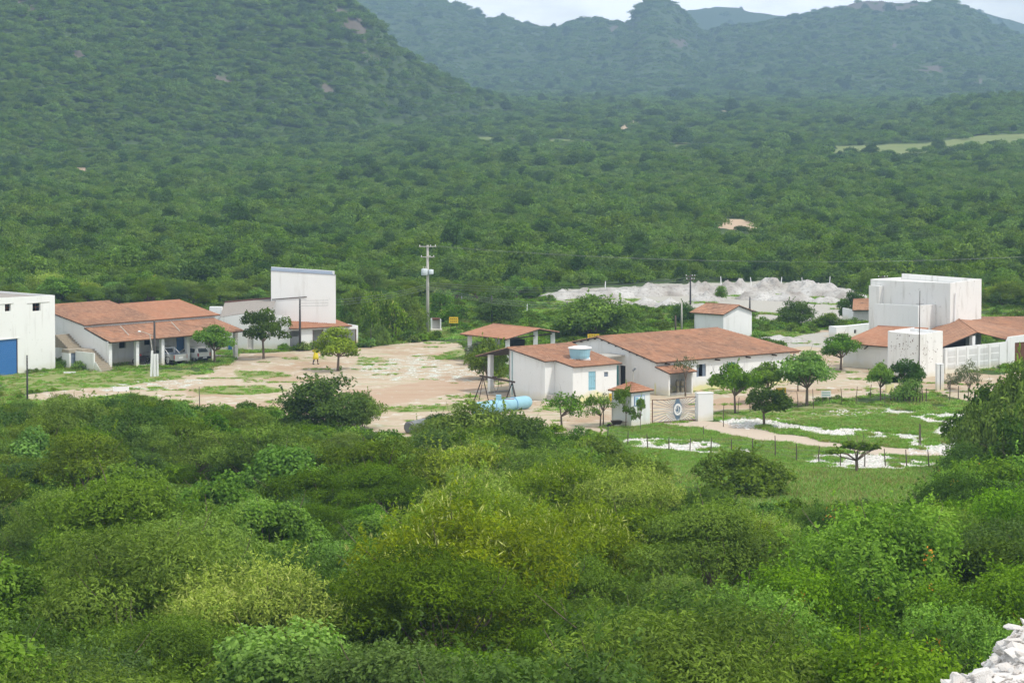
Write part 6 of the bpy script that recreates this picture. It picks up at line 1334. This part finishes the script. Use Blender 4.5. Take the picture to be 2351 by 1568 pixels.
RW2 = [(0, 605, 'in rear row'), (605, 640, 'in second row'), (640, 9e9, 'in front row')]
it2 = []
KD2 = ['feather', 'round', 'dark', 'feather', 'bright', 'yellow', 'dark']
for i in BACK:
    X, Yy, zg = float(SCX[i]), float(SCY[i]), float(SCZ[i]); kd = KD2[int(SCI[i])]; size = float(SCS[i][0]) * .85
    u1, v1 = proj(X, Yy, zg + 2.5); it2.append([X, Yy, zg, size, kd, 'B', i % 2, float(SCR[i]), u1, v1])
place(it2, KC2, RW2, 'bush')

# ------------------------------------------------------------------ undergrowth and grass
def cloud(n, box, polys, seed, test=None, ex=None):
    rng = np.random.default_rng(seed); x = rng.uniform(box[0], box[1], n); y = rng.uniform(box[2], box[3], n); x = x * y / box[3] if box[4] else x
    z = height(x, y); u, v = uv_of(x, y, z); k = (u > -150) & (u < 2500) & (v < 1700)
    if polys: k &= cover(u, v, polys, (fbm(x / 3, y / 3, 3) - .5) * 60, (fbm(x / 3, y / 6, 8) - .5) * 16)
    if ex: k &= ~cover(u, v, ex, (fbm(x / 3, y / 3, 3) - .5) * 60, (fbm(x / 3, y / 6, 8) - .5) * 16)
    if test is not None: k &= test(x, y, u, v)
    return x[k], y[k], z[k], rng
OPEN = A_SOIL + A_QUARTZ + A_ROAD + A_DUMP
x, y, z, r_ = cloud(10000, (-50, 50, 62, 215, 1), None, 71, ex=OPEN + A_MEADOW + [[(1390,925),(2300,880),(2260,1120),(1390,1050)]]); s_n = r_.uniform(.9, 2.2, len(x))
scatter('undergrowth', np.stack([x, y, z - .05], 1), np.stack([s_n, s_n, s_n * r_.uniform(.7, 1.2, len(x))], 1), r_.uniform(0, 6, len(x)), r_.integers(0, 3, len(x)), WEEDS, 'low leafy undergrowth filling the gaps of the thicket')
x, y, z, r_ = cloud(24000, (-70, 70, 205, 345, 1), None, 72, ex=A_SOIL + A_DUMP + A_ROAD + A_QUARTZ + A_LAWN, test=lambda x, y, u, v: (v > 690) & (fbm(x / 5, y / 5, 91) > .50) & ~((u > 1380) & (u < 1720) & (v > 950) & (v < 1010)) & ~((u > 225) & (u < 620) & (v > 790) & (v < 885)) & ~((u > 1380) & (v > 925) & (vnoise(x, y, 4) < .96))); s_n = r_.uniform(.6, 1.8, len(x)) * np.where(uv_of(x, y, z)[1] > 850, .5, 1.0)
scatter('weeds', np.stack([x, y, z - .05], 1), np.stack([s_n, s_n, s_n * r_.uniform(.5, 1.1, len(x))], 1), r_.uniform(0, 6, len(x)), r_.integers(0, 3, len(x)), WEEDS, 'weeds and low herbs round the buildings and fences')
x, y, z, r_ = cloud(150000, (-52, 52, 150, 215, 1), A_MEADOW + [[(1390,985),(1640,985),(2250,935),(2250,1110),(1390,1110)]], 73, ex=A_ROAD, test=lambda x, y, u, v: ~(cover(u, v, A_QUARTZ, (fbm(x / 3, y / 3, 3) - .5) * 60, (fbm(x / 3, y / 6, 8) - .5) * 16) & (fbm(x * 1.0, y * .7, 9) < .63))); s_n = r_.uniform(.7, 1.5, len(x)) * np.where(y > 176, .42, 1.0)
scatter('meadow_grass', np.stack([x, y, z], 1), np.stack([s_n, s_n, s_n], 1), r_.uniform(0, 6, len(x)), r_.choice(3, len(x), p=[.42, .42, .16]), TUFTS, 'tall grass of the front meadow')
x, y, z, r_ = cloud(110000, (-75, 75, 186, 345, 1), None, 74, ex=A_ROAD + A_QUARTZ[:4], test=lambda x, y, u, v: (v > 660) & ((cover(u, v, A_LAWN + [A_MEADOW[1], A_MEADOW[4]]) & (vnoise(x * .8, y * .8, 2) > .35)) | (cover(u, v, A_SOIL) & (fbm(x / 4, y / 2.2, 33) > .71)) | (cover(u, v, A_DUMP) & (fbm(x / 5, y / 4, 36) > .60)) | (~cover(u, v, A_SOIL + A_DUMP + A_LAWN) & (fbm(x / 3, y / 3, 35) > .42))))
s_n = r_.uniform(.2, .6, len(x)) * np.where(cover(*uv_of(x, y, z), A_SOIL + A_LAWN), .55, 1.0); sc3_ = np.stack([s_n * 1.5, s_n * 1.5, s_n], 1)
scatter('yard_grass', np.stack([x, y, z], 1), sc3_, r_.uniform(0, 6, len(x)), r_.choice(3, len(x), p=[.4, .35, .25]), TUFTS, 'short patchy grass in and around the yard')
# loose white quartz in the front strips
x, y, z, r_ = cloud(80000, (-52, 52, 176, 215, 1), A_QUARTZ[:4], 75, test=lambda x, y, u, v: fbm(x * 1.1, y * .7, 66) > .42); s_n = r_.uniform(.03, .19, len(x)) ** 1.0
scatter('quartz_rubble', np.stack([x, y, z], 1), np.stack([s_n] * 3, 1), r_.uniform(0, 6, len(x)), r_.integers(0, 2, len(x)), [pr, pr2], 'broken white quartz strewn along the track')

r_0 = np.random.default_rng(4)
x, y, z, r_ = cloud(60000, (-52, 52, 172, 218, 1), [[(1380,1000),(1640,985),(1720,960),(2060,930),(2260,945),(2270,1095),(1820,1092),(1395,1042)]], 76, ex=A_ROAD, test=lambda x, y, u, v: (fbm(x / 3, y / 2, 61) + (r_0.uniform(size=len(x)) - .5) * .35) > .60); s_n = r_.uniform(.03, .13, len(x))
scatter('loose_quartz', np.stack([x, y, z + .02], 1), np.stack([s_n] * 3, 1), r_.uniform(0, 6, len(x)), r_.integers(0, 2, len(x)), [pr, pr2], 'single white quartz pieces scattered through the grass by the track')
